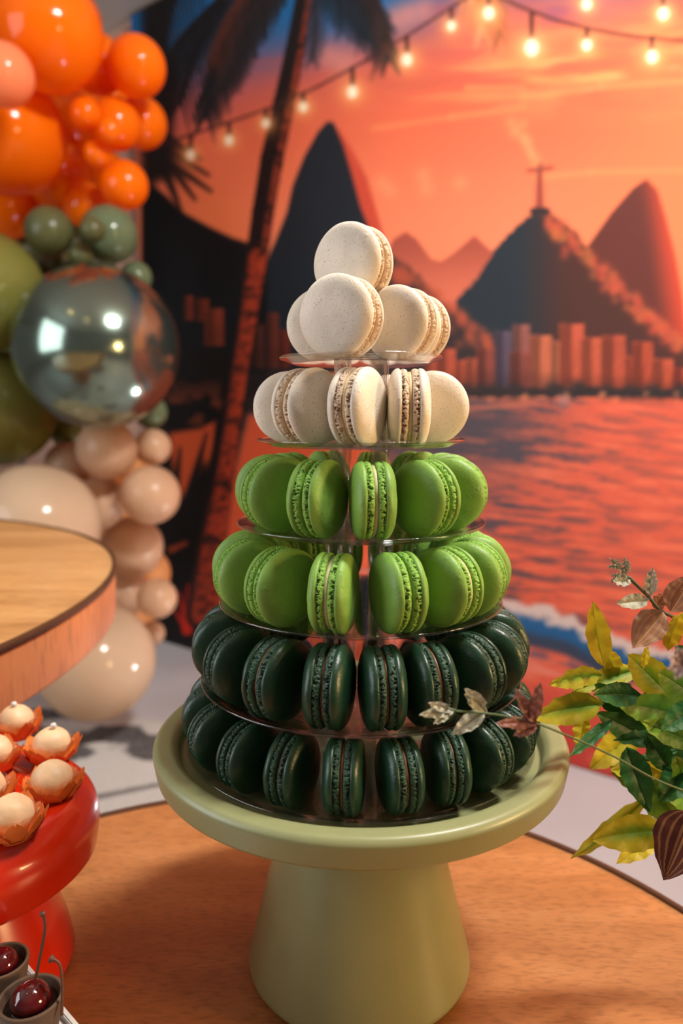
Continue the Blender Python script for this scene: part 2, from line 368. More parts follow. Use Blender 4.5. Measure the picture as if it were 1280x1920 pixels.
# sugarloaf left of centre and its lit flank
poly([(615, 236), (640, 245), (668, 290), (692, 335), (708, 390), (722, 440), (740, 520), (690, 520), (650, 300)], (206, 70, 46), 1, 5)
poly([(490, 520), (520, 455), (542, 400), (553, 350), (575, 295), (600, 250), (618, 230), (630, 232), (648, 275), (664, 330), (680, 390), (700, 440), (722, 520), (740, 700), (490, 700)], (24, 34, 42), 1, 4)
poly([(700, 470), (740, 480), (775, 505), (800, 530), (830, 565), (860, 590), (895, 612), (935, 650), (940, 735), (690, 735)], (50, 40, 42), 1, 4, 6)
for k in range(120):
    a = rng.uniform(0, 1); x0 = 745+a*180; y0 = 490+a*140+abs(rng.normal(0, 26))
    glow(x0, y0, rng.uniform(4, 10), (184, 78, 50), .45)
# left hill
poly([(270, 330), (320, 372), (345, 398), (400, 428), (440, 447), (475, 458), (505, 500), (510, 760), (270, 760)], (13, 15, 19), 1, 5)
# water
wat = sm(Y, 742, 752)
nw = fbm(X/64, (Y-.12*X)/7.5, 4, 11)
near = sm(Y, 760, 1110)
wcol = np.array([216, 88, 62])[None, :]+np.zeros((X.size, 3))
dk = np.clip(1-sm(X+.35*np.abs(Y-800), 900, 1150), 0, 1)*np.exp(-((Y-810)/110.)**2)
dark = np.clip(sm(nw, .52, .66)*(.30+.55*(1-sm(X, 930, 1250)))+dk*.9, 0, 1)
wcol = wcol+(np.array([54, 62, 74])-wcol)*(dark*.86)[:, None]
wcol = wcol+(np.array([240, 116, 80])-wcol)*(sm(1-nw, .58, .75)*.5)[:, None]
blend(wcol, wat)
# city
def tower_block(x0, x1, y0, y1, c, sh=.5, stripes=3):
    c = np.array(c, float); poly([(x0, y0), (x1, y0), (x1, y1), (x0, y1)], c, 1, 2)
    k = x0+(x1-x0)*sh; poly([(x0, y0+3), (k, y0), (k, y1), (x0, y1)], c*.55, .85, 2)
    i = box(k, y0+6, x1, y1-4); blend(c*.74, .55*((np.sin(Y[i]*1.05) > .1) & (np.sin(X[i]*.9) > -.3)), i)
    poly([(x0, y1-34), (x1, y1-34), (x1, y1), (x0, y1)], c*.45, .35, 12)
    for s in range(stripes):
        xs = k+(x1-k)*(s+.5)/stripes; stroke((xs, y0+8), (xs, y1-6), 2.5, 2.5, c*.72, .6, 1.5)
cc = (208, 88, 58)
for b_ in ((800, 822, 672, 735, cc), (822, 858, 655, 735, cc), (858, 876, 676, 735, cc), (876, 908, 672, 735, (214, 96, 66)), (897, 931, 652, 730, (160, 74, 58)),
    (932, 962, 622, 735, (104, 84, 104)), (965, 996, 610, 735, (170, 96, 84)), (996, 1037, 630, 738, (216, 108, 72)), (1036, 1062, 641, 738, (220, 116, 80)), (958, 1000, 660, 735, (150, 72, 60)),
    (1052, 1098, 609, 740, (214, 90, 60)), (1092, 1132, 634, 742, (216, 92, 60)), (1130, 1176, 630, 745, (200, 82, 54)), (1174, 1200, 668, 745, (210, 84, 54)), (1188, 1226, 642, 746, (196, 76, 48)),
    (1226, 1264, 674, 748, (208, 84, 52)), (1264, 1300, 690, 750, (186, 66, 44)), (480, 500, 610, 690, (92, 44, 36)), (506, 526, 588, 690, (126, 56, 42)), (526, 548, 620, 690, (130, 50, 36)),
    (352, 366, 556, 600, (160, 58, 30)), (374, 396, 562, 602, (150, 54, 28)), (388, 424, 580, 648, (150, 58, 32))):
    tower_block(b_[0], b_[1], b_[2], b_[3], tuple(c_*.94 for c_ in b_[4]))
nt_ = fbm(X/14, Y/9, 3, 21)
blend((44, 36, 36), sm(nt_+np.exp(-((Y-736)/10.)**2)-1.0, -.12, .08)*sm(X, 780, 800)*(1-sm(np.abs(Y-735), 14, 22)))
stroke((862, 768), (1010, 757), 7, 5, (206, 104, 78), .8, 3)
for k in range(46):
    glow(rng.uniform(840, 1290), rng.uniform(724, 742), rng.uniform(6, 13), (46, 38, 38), .75)
for k in range(10): glow(rng.uniform(880, 1280), rng.uniform(738, 750), 5, (226, 130, 84), .6)
glow(1060, 752, 12, (150, 120, 120), .6)
# shore: breaking wave and sand
wl = np.interp(X, [500, 760, 938, 991, 1062, 1129, 1182, 1250, 1420], [1010, 1060, 1112, 1133, 1150, 1186, 1200, 1213, 1240])
un = Y-wl; nf = fbm(X/22, Y/16, 4, 31)
shore = wl+74
sandm = sm(Y, shore-6, shore+10)
ns = fbm(X/90, (Y-.25*X)/22, 3, 41)
sand = np.array([224, 90, 64])+(np.array([196, 60, 50])-np.array([224, 90, 64]))*sm(Y-wl, 80, 260)[:, None]
sand = sand+(np.array([236, 122, 94])-sand)*(sm(ns, .5, .7)*.5)[:, None]
blend((52, 62, 84), sm(un, 8, 16)*(1-sm(un, 74, 84)))
blend((30, 88, 140), sm(un+18*(nf-.5), 14, 24)*(1-sm(un+18*(nf-.5), 40, 58)))
blend(sand, sandm)
blend((206, 180, 172), sm(un+30*(nf-.5), -7, 3)*(1-sm(un+34*(nf-.5), 14, 30)))
blend((60, 70, 100), np.exp(-((Y-(wl+88))/7.)**2)*sm(nf, .4, .6)*.75)
blend((228, 140, 120), np.exp(-((Y-(wl+112))/10.)**2)*sm(ns, .4, .6)*.6)
# dark jungle at the left and its glowing gaps
poly([(260, 640), (430, 660), (470, 760), (440, 900), (420, 1080), (400, 1260), (260, 1260)], (18, 13, 12), 1, 10)
poly([(470, 780), (560, 770), (700, 800), (700, 1300), (380, 1300), (420, 1060), (440, 900)], (214, 82, 46), 1, 8)
poly([(450, 700), (600, 690), (600, 760), (470, 775)], (34, 26, 28), .9, 6)
blend((206, 84, 46), sm(fbm(X/34, Y/24, 3, 51), .52, .66)*sm(X, 300, 320)*(1-sm(X, 410, 440))*np.exp(-((Y-770)/55.)**2)*.45)
poly([(322, 812), (400, 800), (404, 850), (385, 870), (350, 945), (330, 900)], (210, 78, 34), .95, 7)
poly([(388, 800), (408, 790), (404, 850), (392, 880)], (210, 78, 34), .9, 5)
for q in (((345, 985), (392, 812), 30), ((330, 940), (342, 840), 20), ((380, 1010), (412, 800), 26), ((390, 1000), (440, 890), 22)): stroke(q[0], q[1], q[2], 4, (20, 14, 12), 1, 5)
for (bx, by, c) in ((355, 1180, (204, 34, 14)), (400, 1075, (196, 52, 24))):
    for dx, dy, w_ in ((-14, -70, 16), (2, -84, 16), (20, -62, 15), (34, -40, 12), (-26, -40, 12), (8, -50, 18)): stroke((bx, by), (bx+dx, by+dy), w_, 4, c, .9, 4)
stroke((325, 1030), (352, 1018), 12, 8, (190, 70, 30), .8, 4); stroke((470, 990), (400, 1060), 10, 6, (40, 26, 24), .7, 4)
# palm trunk
tr = [(592, -80, 30), (575, 0, 33), (557, 100, 36), (536, 200, 40), (514, 300, 42), (497, 400, 40), (486, 480, 40), (468, 600, 34), (452, 700, 32), (438, 800, 32), (420, 920, 40), (400, 1030, 54), (385, 1150, 66)]
for (x0, y0, w0), (x1, y1, w1) in zip(tr[:-1], tr[1:]):
    lit = y0 >= 480
    stroke((x0, y0), (x1, y1), w0, w1, (22, 18, 19) if not lit else (46, 22, 18), 1, 3)
    stroke((x0+w0*.32, y0), (x1+w1*.32, y1), w0*.34, w1*.34, (146, 54, 34) if not lit else (190, 62, 30), .9, 3)
    if lit: stroke((x0-w0*.02, y0), (x1-w1*.02, y1), w0*.62, w1*.62, (178, 56, 28), .85, 4)
nb = fbm(X/9, Y/5, 3, 61)
for (x0, y0, w0), (x1, y1, w1) in zip(tr[:-1], tr[1:]):
    i = box(x0-60, y0, x0+60, y1); cx = np.interp(Y[i], [y0, y1], [x0, x1]); blend((34, 18, 16), sm(nb[i], .52, .66)*(np.abs(X[i]-cx-4) < w0*.45)*.8, i)
# palm fronds
def frond(pts, n, ln, col, droop=(0, 1), w_=7, al=.9):
    P = np.array(pts, float); tt = np.linspace(0, 1, n)
    q = (1-tt)[:, None]**2*P[0]+2*(tt*(1-tt))[:, None]*P[1]+tt[:, None]**2*P[2]
    for a, b in zip(q[:-1], q[1:]): stroke(a, b, w_*1.2, w_, col, al, 2.5)
    for k in range(n):
        d = q[min(k+1, n-1)]-q[max(k-1, 0)]; d /= np.hypot(*d)+1e-9; l = ln*(.55+.45*math.sin(math.pi*min(.98, tt[k]*.8+.15)))*rng.uniform(.8, 1.15)
        for s in (-1, 1):
            nrm = np.array([-d[1], d[0]])*s; v = nrm*.55+d*.55+np.array(droop)*.75; v /= np.hypot(*v)
            c2 = np.array(col)*rng.uniform(.8, 1.3)
            stroke(q[k], q[k]+v*l, w_, 1.5, c2, al, 2.5)
dk1 = (20, 21, 26); br = (74, 34, 24)
frond([(560, -120), (420, -60), (345, 190)], 26, 120, dk1)
frond([(570, -110), (470, -20), (400, 170)], 26, 90, dk1)
frond([(560, -100), (455, -30), (430, 130)], 20, 80, br, al=.7)
frond([(450, -160), (330, -80), (300, 150)], 22, 110, dk1)
frond([(600, -110), (690, -60), (722, 80)], 22, 95, (22, 30, 38))
frond([(585, -110), (640, -60), (655, 30)], 18, 85, (24, 40, 54), al=.8)
frond([(590, -90), (605, 0), (590, 110)], 16, 50, (40, 38, 46), al=.8)
frond([(800, -120), (880, -70), (915, 40)], 20, 75, (190, 110, 70), al=.6)
frond([(870, -120), (930, -60), (938, 60)], 16, 60, (128, 66, 44), al=.6)
frond([(600, -160), (790, -110), (860, -30)], 22, 50, (54, 42, 46), al=.7)
frond([(545, -60), (440, 10), (392, 215)], 30, 95, dk1, w_=9)
frond([(540, -40), (470, 20), (425, 150)], 26, 80, (30, 26, 28), w_=9)
frond([(500, -60), (380, 10), (318, 130)], 26, 95, dk1, w_=9)
frond([(480, -30), (420, 40), (408, 120)], 18, 60, br, w_=8, al=.6)
frond([(600, -70), (700, -10), (732, 110)], 24, 75, (24, 27, 32), w_=8)
frond([(590, -50), (650, 0), (690, 70)], 22, 62, (24, 36, 46), w_=7)
frond([(680, -60), (712, 10), (728, 90)], 18, 50, (44, 32, 30), w_=8)
frond([(880, -70), (925, -10), (940, 70)], 20, 62, (170, 92, 58), w_=7, al=.7)
frond([(860, -60), (890, 10), (905, 60)], 18, 55, (210, 130, 84), w_=7, al=.6)
stroke((700, 150), (725, 90), 10, 16, (90, 50, 40), .4, 5)
poly([(270, -40), (330, -40), (318, 80), (335, 150), (330, 220), (322, 330), (270, 360)], (22, 14, 14), .95, 14)
for q in ((300, 270, 395, 330), (300, 280, 370, 375), (305, 300, 345, 400), (300, 290, 400, 360), (300, 250, 380, 300)): stroke(q[:2], q[2:], 24, 6, (26, 20, 22), .9, 5)
# printed light strings
wire = (58, 30, 32)
pline([(300, 275), (360, 255), (420, 236), (510, 205), (600, 165), (680, 122), (760, 75), (830, 30), (900, -14)], 5, wire, .9, 1.6)
pline([(925, -10), (960, 8), (1000, 25), (1050, 43), (1100, 56), (1150, 66), (1200, 73), (1300, 82)], 6, wire, .95, 1.6)
for bx, by, r_, wy_ in ((434, 265, 9, 232), (503, 233, 8, 208), (573, 203, 9, 177), (665, 175, 11, 130), (767, 115, 11, 72), (850, 52, 9, 20), (1000, 93, 15, 26), (1103, 88, 10, 56), (1225, 110, 11, 74),
    (920, 28, 12, -6), (1103, 12, 10, -24), (1246, 30, 11, -10), (362, 292, 9, 256), (1330, 120, 11, 84), (1390, 60, 11, 20)):
    glow(bx, by, r_*3.0, (250, 140, 66), .55); stroke((bx, wy_), (bx, by-r_*1.4), 8, 9, (70, 34, 30), .9, 2)
    glow(bx, by, r_*1.5, (255, 206, 130), .85); i = box(bx-30, by-40, bx+30, by+40)
    blend((255, 240, 206), 1-sm(np.hypot((X[i]-bx)/r_, (Y[i]-by)/(r_*1.25)), .6, 1.05), i)
C = np.clip(C, 0, 255)/255.
lum_ = C@np.array([.3, .59, .11]); C = C+(lum_[:, None]-C)*.07
INK = 0.95
lin = np.where(C > .04, ((C+.055)/1.055)**2.4, C/12.92)*INK
gv = np.stack([wx.ravel()+WN.x*.012, wy.ravel()+WN.y*.012, H2.ravel()], 1)
q = (np.arange(NH-1)[:, None]*NA+np.arange(NA-1)[None, :]).ravel()
gf = np.stack([q, q+1, q+1+NA, q+NA], 1)
pm = bpy.data.meshes.new('printed_sheet'); nq = len(gf)
pm.vertices.add(len(gv)); pm.vertices.foreach_set('co', gv.astype(np.float32).ravel())
pm.loops.add(nq*4); pm.loops.foreach_set('vertex_index', gf.astype(np.int32).ravel())
pm.polygons.add(nq); pm.polygons.foreach_set('loop_start', (np.arange(nq)*4).astype(np.int32)); pm.polygons.foreach_set('loop_total', np.full(nq, 4, np.int32))
pm.update(); pm.validate()
ca = pm.color_attributes.new('print', 'FLOAT_COLOR', 'POINT'); ca.data.foreach_set('color', np.c_[lin, np.ones(len(lin))].astype(np.float32).ravel())
m, nt, b, o_ = mat('printed_fabric'); a_ = N(nt, 'ShaderNodeAttribute', attribute_name='print'); nt.links.new(a_.outputs['Color'], b.inputs['Base Color'])
b.inputs['Roughness'].default_value = .6; b.inputs['Specular IOR Level'].default_value = .25
pm.materials.append(m)
bd = empty('printed_backdrop', wallpt(PW/2, 0, 0), 'large printed sunset bay backdrop with palm, mountains and string lights behind the tower', 'backdrop')
s_ = ob('printed_sheet', pm, bd); s_.matrix_parent_inverse = Matrix.Translation(-bd.location)
p_ = ob('panel', slab('panel', 0, PW, -.028, .011, 0, PH+.004, M['edge']), bd); p_.matrix_parent_inverse = Matrix.Translation(-bd.location)

# ------------------------------------------------------------------ rug
def rug_mat():
    m, nt, b, o = mat('blotched_rug'); tc = N(nt, 'ShaderNodeTexCoord')
    r1 = N(nt, 'ShaderNodeAttribute', attribute_name='blotch')
    n1 = N(nt, 'ShaderNodeTexNoise', Scale=160, Detail=3); nt.links.new(tc.outputs['Object'], n1.inputs['Vector'])
    dk = ramp(nt, n1.outputs[0], [(.35, (.02, .018, .02)), (.65, (.16, .15, .15))]); lt = ramp(nt, n1.outputs[0], [(.3, (.46, .45, .42)), (.7, (.62, .60, .57))])
    mx = N(nt, 'ShaderNodeMix', data_type='RGBA'); nt.links.new(r1.outputs['Fac'], mx.inputs['Factor']); nt.links.new(lt.outputs[0], mx.inputs['A']); nt.links.new(dk.outputs[0], mx.inputs['B'])
    nt.links.new(mx.outputs['Result'], b.inputs['Base Color']); b.inputs['Roughness'].default_value = .95
    bp = N(nt, 'ShaderNodeBump', Strength=.8, Distance=.006); nt.links.new(n1.outputs[0], bp.inputs['Height']); nt.links.new(bp.outputs[0], b.inputs['Normal'])
    return m
RGX, RGY, RGA = -.78, 1.75, R(-20); RW, RH, nx_, ny_ = 1.2, 1.0, 180, 150
BL = [(onz(210, 1385, 0), .115, .075), (onz(296, 1405, 0), .095, .090), (onz(165, 1345, 0), .10, .045), (onz(95, 1345, 0), .12, .05), (onz(110, 1420, 0), .10, .06), (onz(40, 1380, 0), .09, .06), (onz(380, 1400, 0), .09, .07)]
random.seed(21)
for k in range(26): BL.append((Vector((random.uniform(-1.5, -.1), random.uniform(1.1, 2.4), 0)), random.uniform(.06, .10), random.uniform(.04, .07)))
BL = [b_ for k, b_ in enumerate(BL) if k < 7 or all((b_[0]-c_[0]).length > .20 for c_ in BL[:k])]
V = []; F = []; bl = []; l1, l2 = onz(180, 1503, 0), onz(310, 1476, 0)
for j in range(ny_):
    for i in range(nx_):
        lx, ly = RW*(i/(nx_-1)-.5), RH*(j/(ny_-1)-.5); ed = i in (0, nx_-1) or j in (0, ny_-1)
        V.append((lx, ly, .002 if ed else .011+.0012*mnoise.noise(Vector((lx, ly, 0))*90)))
        wx_, wy_ = RGX+lx*math.cos(RGA)-ly*math.sin(RGA), RGY+lx*math.sin(RGA)+ly*math.cos(RGA)
        wob = mnoise.noise(Vector((wx_, wy_, 3))*13)*.45+mnoise.noise(Vector((wx_, wy_, 9))*40)*.2
        d = min(math.hypot((wx_-c.x)/a_, (wy_-c.y)/b2)+wob for c, a_, b2 in BL)
        tt_ = max(0, min(1, ((wx_-l1.x)*(l2.x-l1.x)+(wy_-l1.y)*(l2.y-l1.y))/((l2-l1).length**2)))
        d2 = math.hypot(wx_-l1.x-tt_*(l2.x-l1.x), wy_-l1.y-tt_*(l2.y-l1.y))+wob*.01
        bl.append(max(max(0, min(1, (1.05-d)*6)), .8*max(0, min(1, (.018-d2)*120))))
for j in range(ny_-1):
    for i in range(nx_-1): F.append((j*nx_+i, j*nx_+i+1, (j+1)*nx_+i+1, (j+1)*nx_+i))
V += [(-RW/2, -RH/2, 0), (RW/2, -RH/2, 0), (RW/2, RH/2, 0), (-RW/2, RH/2, 0)]; bl += [0]*4; q0 = nx_*ny_; F.append((q0+3, q0+2, q0+1, q0))
F += [tuple(range(0, nx_))[::-1]+(q0, q0+1), tuple((ny_-1)*nx_+i for i in range(nx_))+(q0+2, q0+3), tuple(j*nx_ for j in range(ny_))+(q0+3, q0), tuple(j*nx_+nx_-1 for j in range(ny_))[::-1]+(q0+1, q0+2)]
rm_ = mesh('area_rug', V, F, rug_mat()); at_ = rm_.attributes.new('blotch', 'FLOAT', 'POINT'); at_.data.foreach_set('value', bl)
rg = ob('area_rug', rm_, None, (RGX, RGY, 0), (0, 0, RGA)); random.seed(7)
setp(rg, 'white rug with dark grey blotches on the floor under the balloons', 'rug')

# ------------------------------------------------------------------ tables
def round_table(name, label, cx, cy, ztop, rad, th, apron_h, top_m, apron_m, group=None):
    t = empty(name, (cx, cy, 0), label, 'table', group)
    pr = fillet([(0, ztop-th), (rad-.004, ztop-th), (rad-.001, ztop-.0015), (0, ztop)], .002, 3)
    ob('tabletop', mesh('tabletop', *lathe(pr, 128), top_m), t)
    e = ob('edge_band', mesh('edge_band', *lathe([(rad-.0035, ztop-th-.001), (rad+.0012, ztop-th-.001), (rad+.0012, ztop+.0006), (rad-.0035, ztop+.0006)], 128, True), M['edge']), t)
    e['label'] = 'dark thin edge band'
    ob('apron', mesh('apron', *lathe(fillet([(rad-.03, ztop-th-apron_h), (rad-.0015, ztop-th-apron_h), (rad-.0005, ztop-th-.001), (rad-.03, ztop-th-.001)], .004, 3), 128, True), apron_m), t)
    pr = fillet([(0, 0), (rad*.55, 0), (rad*.55, .025), (.07, .06), (.055, ztop*.5), (.09, ztop-th-.01), (rad*.5, ztop-th), (0, ztop-th)], .02, 4)
    ob('pedestal', mesh('pedestal', *lathe(pr, 64), apron_m), t)
    return t
round_table('round_table', 'low round wooden table with dark edge under the sage cake stand', -.0503, .322, TABLE, .350, .004, .03, M['wood'], M['wood'])
round_table('round_table', 'taller round honey wood table with orange apron, standing empty at left edge', -.916, .743, CAMZ-.19, .654, .0045, .056, M['wood2'], M['apron'])

# ------------------------------------------------------------------ sage cake stand
cs = empty('cake_stand', (TX, TY, TABLE), 'sage green cake stand with conical foot carrying the macaron tower', 'cake stand')
def up(v): return v*S            # tower units to metres
def zr(v): return uz(v)-TABLE
prof = [(0, zr(-26.0)), (up(14.6), zr(-26.55)), (up(15.45), zr(-26.2)), (up(15.72), zr(-24.55)), (up(15.4), zr(-24.15)), (up(14.3), zr(-24.15)), (up(13.85), zr(-24.5)), (up(13.7), zr(-25.3)), (0, zr(-25.3))]
ob('plate', mesh('plate', *lathe(fillet(prof, up(.24), 5), 160), M['sage']), cs)
prof = [(0, 0), (up(8.3), 0), (up(8.95), up(.55)), (up(8.72), up(1.6)), (up(4.9), zr(-26.6)), (up(4.9), zr(-26.1)), (0, zr(-26.1))]
ob('pedestal', mesh('pedestal', *lathe(fillet(prof, up(.4), 5), 128), M['sage']), cs)

# ------------------------------------------------------------------ clear tiered stand
TR = [(3.98, 6.0), (-1.91, 7.63), (-7.97, 9.23), (-13.83, 10.64), (-19.62, 12.13), (-24.62, 13.26)]
DISH = .45
st = empty('tiered_stand', (TX, TY, uz(TR[-1][0]-DISH)-.0006), 'clear plastic six tier stand holding the macarons on the sage cake stand', 'stand')
def zs(v): return uz(v)-st.location.z
for i, (z, r) in enumerate(TR):
    t = .0011
    a = [(0, zs(z-DISH)), (up(r-1.05), zs(z-DISH)), (up(r-.50), zs(z-.20)), (up(r-.08), zs(z-.10)), (up(r), zs(z)), (up(r)-.0006, zs(z)+.0009), (up(r-.12), zs(z-.10)+t), (up(r-.53), zs(z-.20)+t), (up(r-1.1), zs(z-DISH)+t), (0, zs(z-DISH)+t)]
    ob('tray', mesh('tray', *lathe(fillet(a, up(.14), 3), 128), M['clear']), st)
for i in range(5):
    z1 = TR[i][0]-DISH-.02; z0 = TR[i+1][0]-DISH+.16
    rr = 1.9+.18*i
    for k in range(4):
        an = R(45+90*k+8*i); t_ = .0010; ro = up(.62)
        h0, h1 = zs(z0), zs(z1)
        pr = [(ro*.9, h0), (ro, h1), (ro-t_, h1), (ro*.9-t_, h0)]
        o = ob('column', mesh('column', *lathe(pr, 24, True), M['clear']), st); o.location = (up(rr)*math.sin(an), up(rr)*math.cos(an), 0)

# ------------------------------------------------------------------ macarons
def macaron_parts(color, seed, D=.0425):
    rnd = random.Random(seed); r0 = D/2; parts = []
    off = Vector((rnd.uniform(0, 50), rnd.uniform(0, 50), rnd.uniform(0, 50)))
    gapw = D*rnd.uniform(.016, .030)          # half thickness of the filling
    fh = D*rnd.uniform(.088, .106); dh = D*rnd.uniform(.135, .155)
    for s in (1, -1):
        # domed shell
        n = 80; K = 13; V = []; F = []; x0 = gapw+fh*.86
        rim = []
        prof = [(r0*.90, x0-.0002), (r0*.965, x0+.0001), (r0*.995, x0+D*.015)]
        for k in range(1, K+1):
            t = k/K*math.pi/2; c_ = abs(math.cos(t))**.54; s__ = abs(math.sin(t))**.92
            prof.append((max(1e-6, r0*c_), x0+D*.018+dh*s__))
        for (r_, x_) in prof:
            for i in range(n):
                a = 2*math.pi*i/n; wv = 1+.012*mnoise.noise(Vector((math.cos(a)*1.3, math.sin(a)*1.3, s*3))+off)
                bp = D*.006*mnoise.noise(Vector((r_*math.cos(a), r_*math.sin(a), x_))*160+off)*min(1, r_/r0*2)
                V.append((s*(x_+bp), r_*wv*math.cos(a), r_*wv*math.sin(a)))
        for j in range(len(prof)-1):
            for i in range(n):
                i2 = (i+1) % n; f = (j*n+i, j*n+i2, (j+1)*n+i2, (j+1)*n+i); F.append(f if s > 0 else f[::-1])
        F.append(tuple(range(n-1, -1, -1)) if s > 0 else tuple(range(n)))
        parts.append(('shell', mesh('shell', V, F, M['shell_'+color])))
        # ruffled foot
        n = 360; K = 12; V = []; F = []; pit = []
        for j in range(K):
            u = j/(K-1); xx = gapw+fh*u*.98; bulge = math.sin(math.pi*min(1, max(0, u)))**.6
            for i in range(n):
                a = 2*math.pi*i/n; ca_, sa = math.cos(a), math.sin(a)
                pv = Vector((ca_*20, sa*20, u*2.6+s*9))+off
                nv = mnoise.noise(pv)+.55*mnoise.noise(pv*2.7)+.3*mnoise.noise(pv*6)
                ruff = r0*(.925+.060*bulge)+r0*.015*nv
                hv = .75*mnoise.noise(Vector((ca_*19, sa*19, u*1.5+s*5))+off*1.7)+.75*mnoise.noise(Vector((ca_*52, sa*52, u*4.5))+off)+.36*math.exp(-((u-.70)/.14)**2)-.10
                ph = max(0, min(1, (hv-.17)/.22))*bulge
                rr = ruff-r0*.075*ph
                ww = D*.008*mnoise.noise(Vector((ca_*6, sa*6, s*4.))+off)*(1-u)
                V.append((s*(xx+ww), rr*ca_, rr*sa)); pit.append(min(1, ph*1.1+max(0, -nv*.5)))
        for j in range(K-1):
            for i in range(n):
                i2 = (i+1) % n; f = (j*n+i, j*n+i2, (j+1)*n+i2, (j+1)*n+i); F.append(f if s > 0 else f[::-1])
        F.append(tuple(range(n-1, -1, -1)) if s > 0 else tuple(range(n)))
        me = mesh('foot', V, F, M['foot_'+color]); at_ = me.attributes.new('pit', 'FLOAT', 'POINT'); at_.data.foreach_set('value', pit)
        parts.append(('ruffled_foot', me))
    n = 96; V = []; F = []; rf = rnd.uniform(.85, .915)
    for (r_, x_) in ((.3, -gapw*1.05), (rf-.02, -gapw*1.05), (rf, -gapw*.5), (rf+.006, 0), (rf, gapw*.5), (rf-.02, gapw*1.05), (.3, gapw*1.05)):
        for i in range(n):
            a = 2*math.pi*i/n; q_ = r0*r_*(1+.02*mnoise.noise(Vector((math.cos(a)*3, math.sin(a)*3, x_*90))+off)); V.append((x_, q_*math.cos(a), q_*math.sin(a)))
    for j in range(6):
        for i in range(n): i2 = (i+1) % n; F.append((j*n+i, j*n+i2, (j+1)*n+i2, (j+1)*n+i))
    F.append(tuple(range(n-1, -1, -1))); F.append(tuple(6*n+i for i in range(n)))
    parts.append(('filling', mesh('filling', V, F, M['fill_'+color])))
    return parts
VAR = {c: [macaron_parts(c, 11*k+{'cream': 100, 'green': 200, 'dark': 300}[c]) for k in range(4)] for c in ('cream', 'green', 'dark')}
cnt = [0]
DEF = .0425/S
def macaron(color, pos, psi, D, label, group, roll=None, tilt=(0, 0)):
    cnt[0] += 1; v = VAR[color][cnt[0] % 4]
    t = empty('macaron', pos, label, 'macaron', group)
    rl = random.uniform(0, 6.28) if roll is None else roll
    t.rotation_mode = 'QUATERNION'
    qz = Matrix.Rotation(psi, 4, 'Z') @ Matrix.Rotation(tilt[0], 4, 'Y') @ Matrix.Rotation(rl, 4, 'X')
    t.rotation_quaternion = qz.to_quaternion(); k = D/DEF; t.scale = (k, k, k)
    for nme, me in v: ob(nme, me, t)
    return t
ORD = ['first', 'second', 'third', 'fourth', 'fifth', 'sixth', 'seventh', 'eighth', 'ninth', 'tenth', 'eleventh', 'twelfth']
tiers = {
 1: ('cream', 5.25, 5.3, [(-93, None), (-44, None), (-3.5, -24), (36.5, 4), (80, None)], [128, 162, -163, -128], 'cream macaron, {} from the left on the lower cream tray'),
 2: ('green', 6.75, 5.25, [(-94, None), (-59, None), (-26, None), (5, None), (38, None), (70, None)], [104, 137, 170, -157, -123], 'light green macaron, {} from the left on the upper lime green tray'),
 3: ('green', 8.5, 5.3, [(-67, None), (-39, -52), (-13, None), (15, 23), (40, None), (61, None), (83, None)], [110, 136, 162, -172, -146, -119, -92], 'light green macaron, {} from the left on the lower lime green tray'),
 4: ('dark', 10.0, 5.4, [(-80, None), (-55.5, None), (-33.5, None), (-12.5, None), (6.5, None), (24, 24), (44, None), (64, None), (84, None)], [107, 129, 151, 173, -165, -143, -121, -100], 'dark green macaron, {} from the left on the upper dark green tray'),
 5: ('dark', 11.2, 4.75, [(-80, None), (-61, None), (-42, None), (-24, None), (-6.3, None), (11.3, None), (28, 20), (43.5, None), (59.5, None), (76, None)], [95, 114, 133, 152, 171, -170, -151, -132, -114, -98], 'dark green macaron, {} from the left on the lowest tray'),
}
tname = {1: 'lower cream tray', 2: 'upper lime green tray', 3: 'lower lime green tray', 4: 'upper dark green tray', 5: 'lowest tray'}
cw = {'cream': 'cream', 'green': 'light green', 'dark': 'dark green'}
zoff = .0013/S
for ti, (color, rc, D, front, rear, lab) in tiers.items():
    zb = TR[ti][0]-DISH+zoff
    for k, (phi, al) in enumerate(front+[(p, None) for p in rear]):
        ph = R(phi); dj = D*random.uniform(.985, 1.008)
        P = Vector((TX+up(rc)*math.sin(ph), TY-up(rc)*math.cos(ph), uz(zb+dj/2)))
        beta = math.atan2(P.x, P.y); psi = ph if al is None else R(al)-beta
        if k < len(front): label = lab.format(ORD[k]); grp = 'macarons on the '+tname[ti]
        else: label = cw[color]+' macaron hidden round the back of the '+tname[ti]; grp = 'macarons round the back of the '+tname[ti]
        macaron(color, P, psi, dj, label, grp)
zt = TR[0][0]-DISH+zoff
def pile(px_, yc, D, al, label, zc=None, roll=None):
    y = yc*S; z = uz(zt+D/2) if zc is None else uz(zc)
    d = y*CP-(z-CAMZ)*SP; x = (px_-640)/FPX*d
    macaron('cream', Vector((x, y, z)), R(al)-math.atan2(x, y), D, label, 'cream macarons piled on the top tray', roll)
pile(640, 51.0, 5.5, 62, 'cream macaron standing at front left of the top pile')
pile(608, 55.4, 5.3, 80, 'cream macaron half hidden at the left back of the top pile')
pile(750, 53.4, 5.15, 61, 'cream macaron leaning at the right front of the top pile')
pile(777, 56.2, 5.1, 61, 'cream macaron at the far right back of the top pile')
pile(662, 54.2, 5.55, 57, 'cream macaron balanced at the very top of the tower', 10.45)

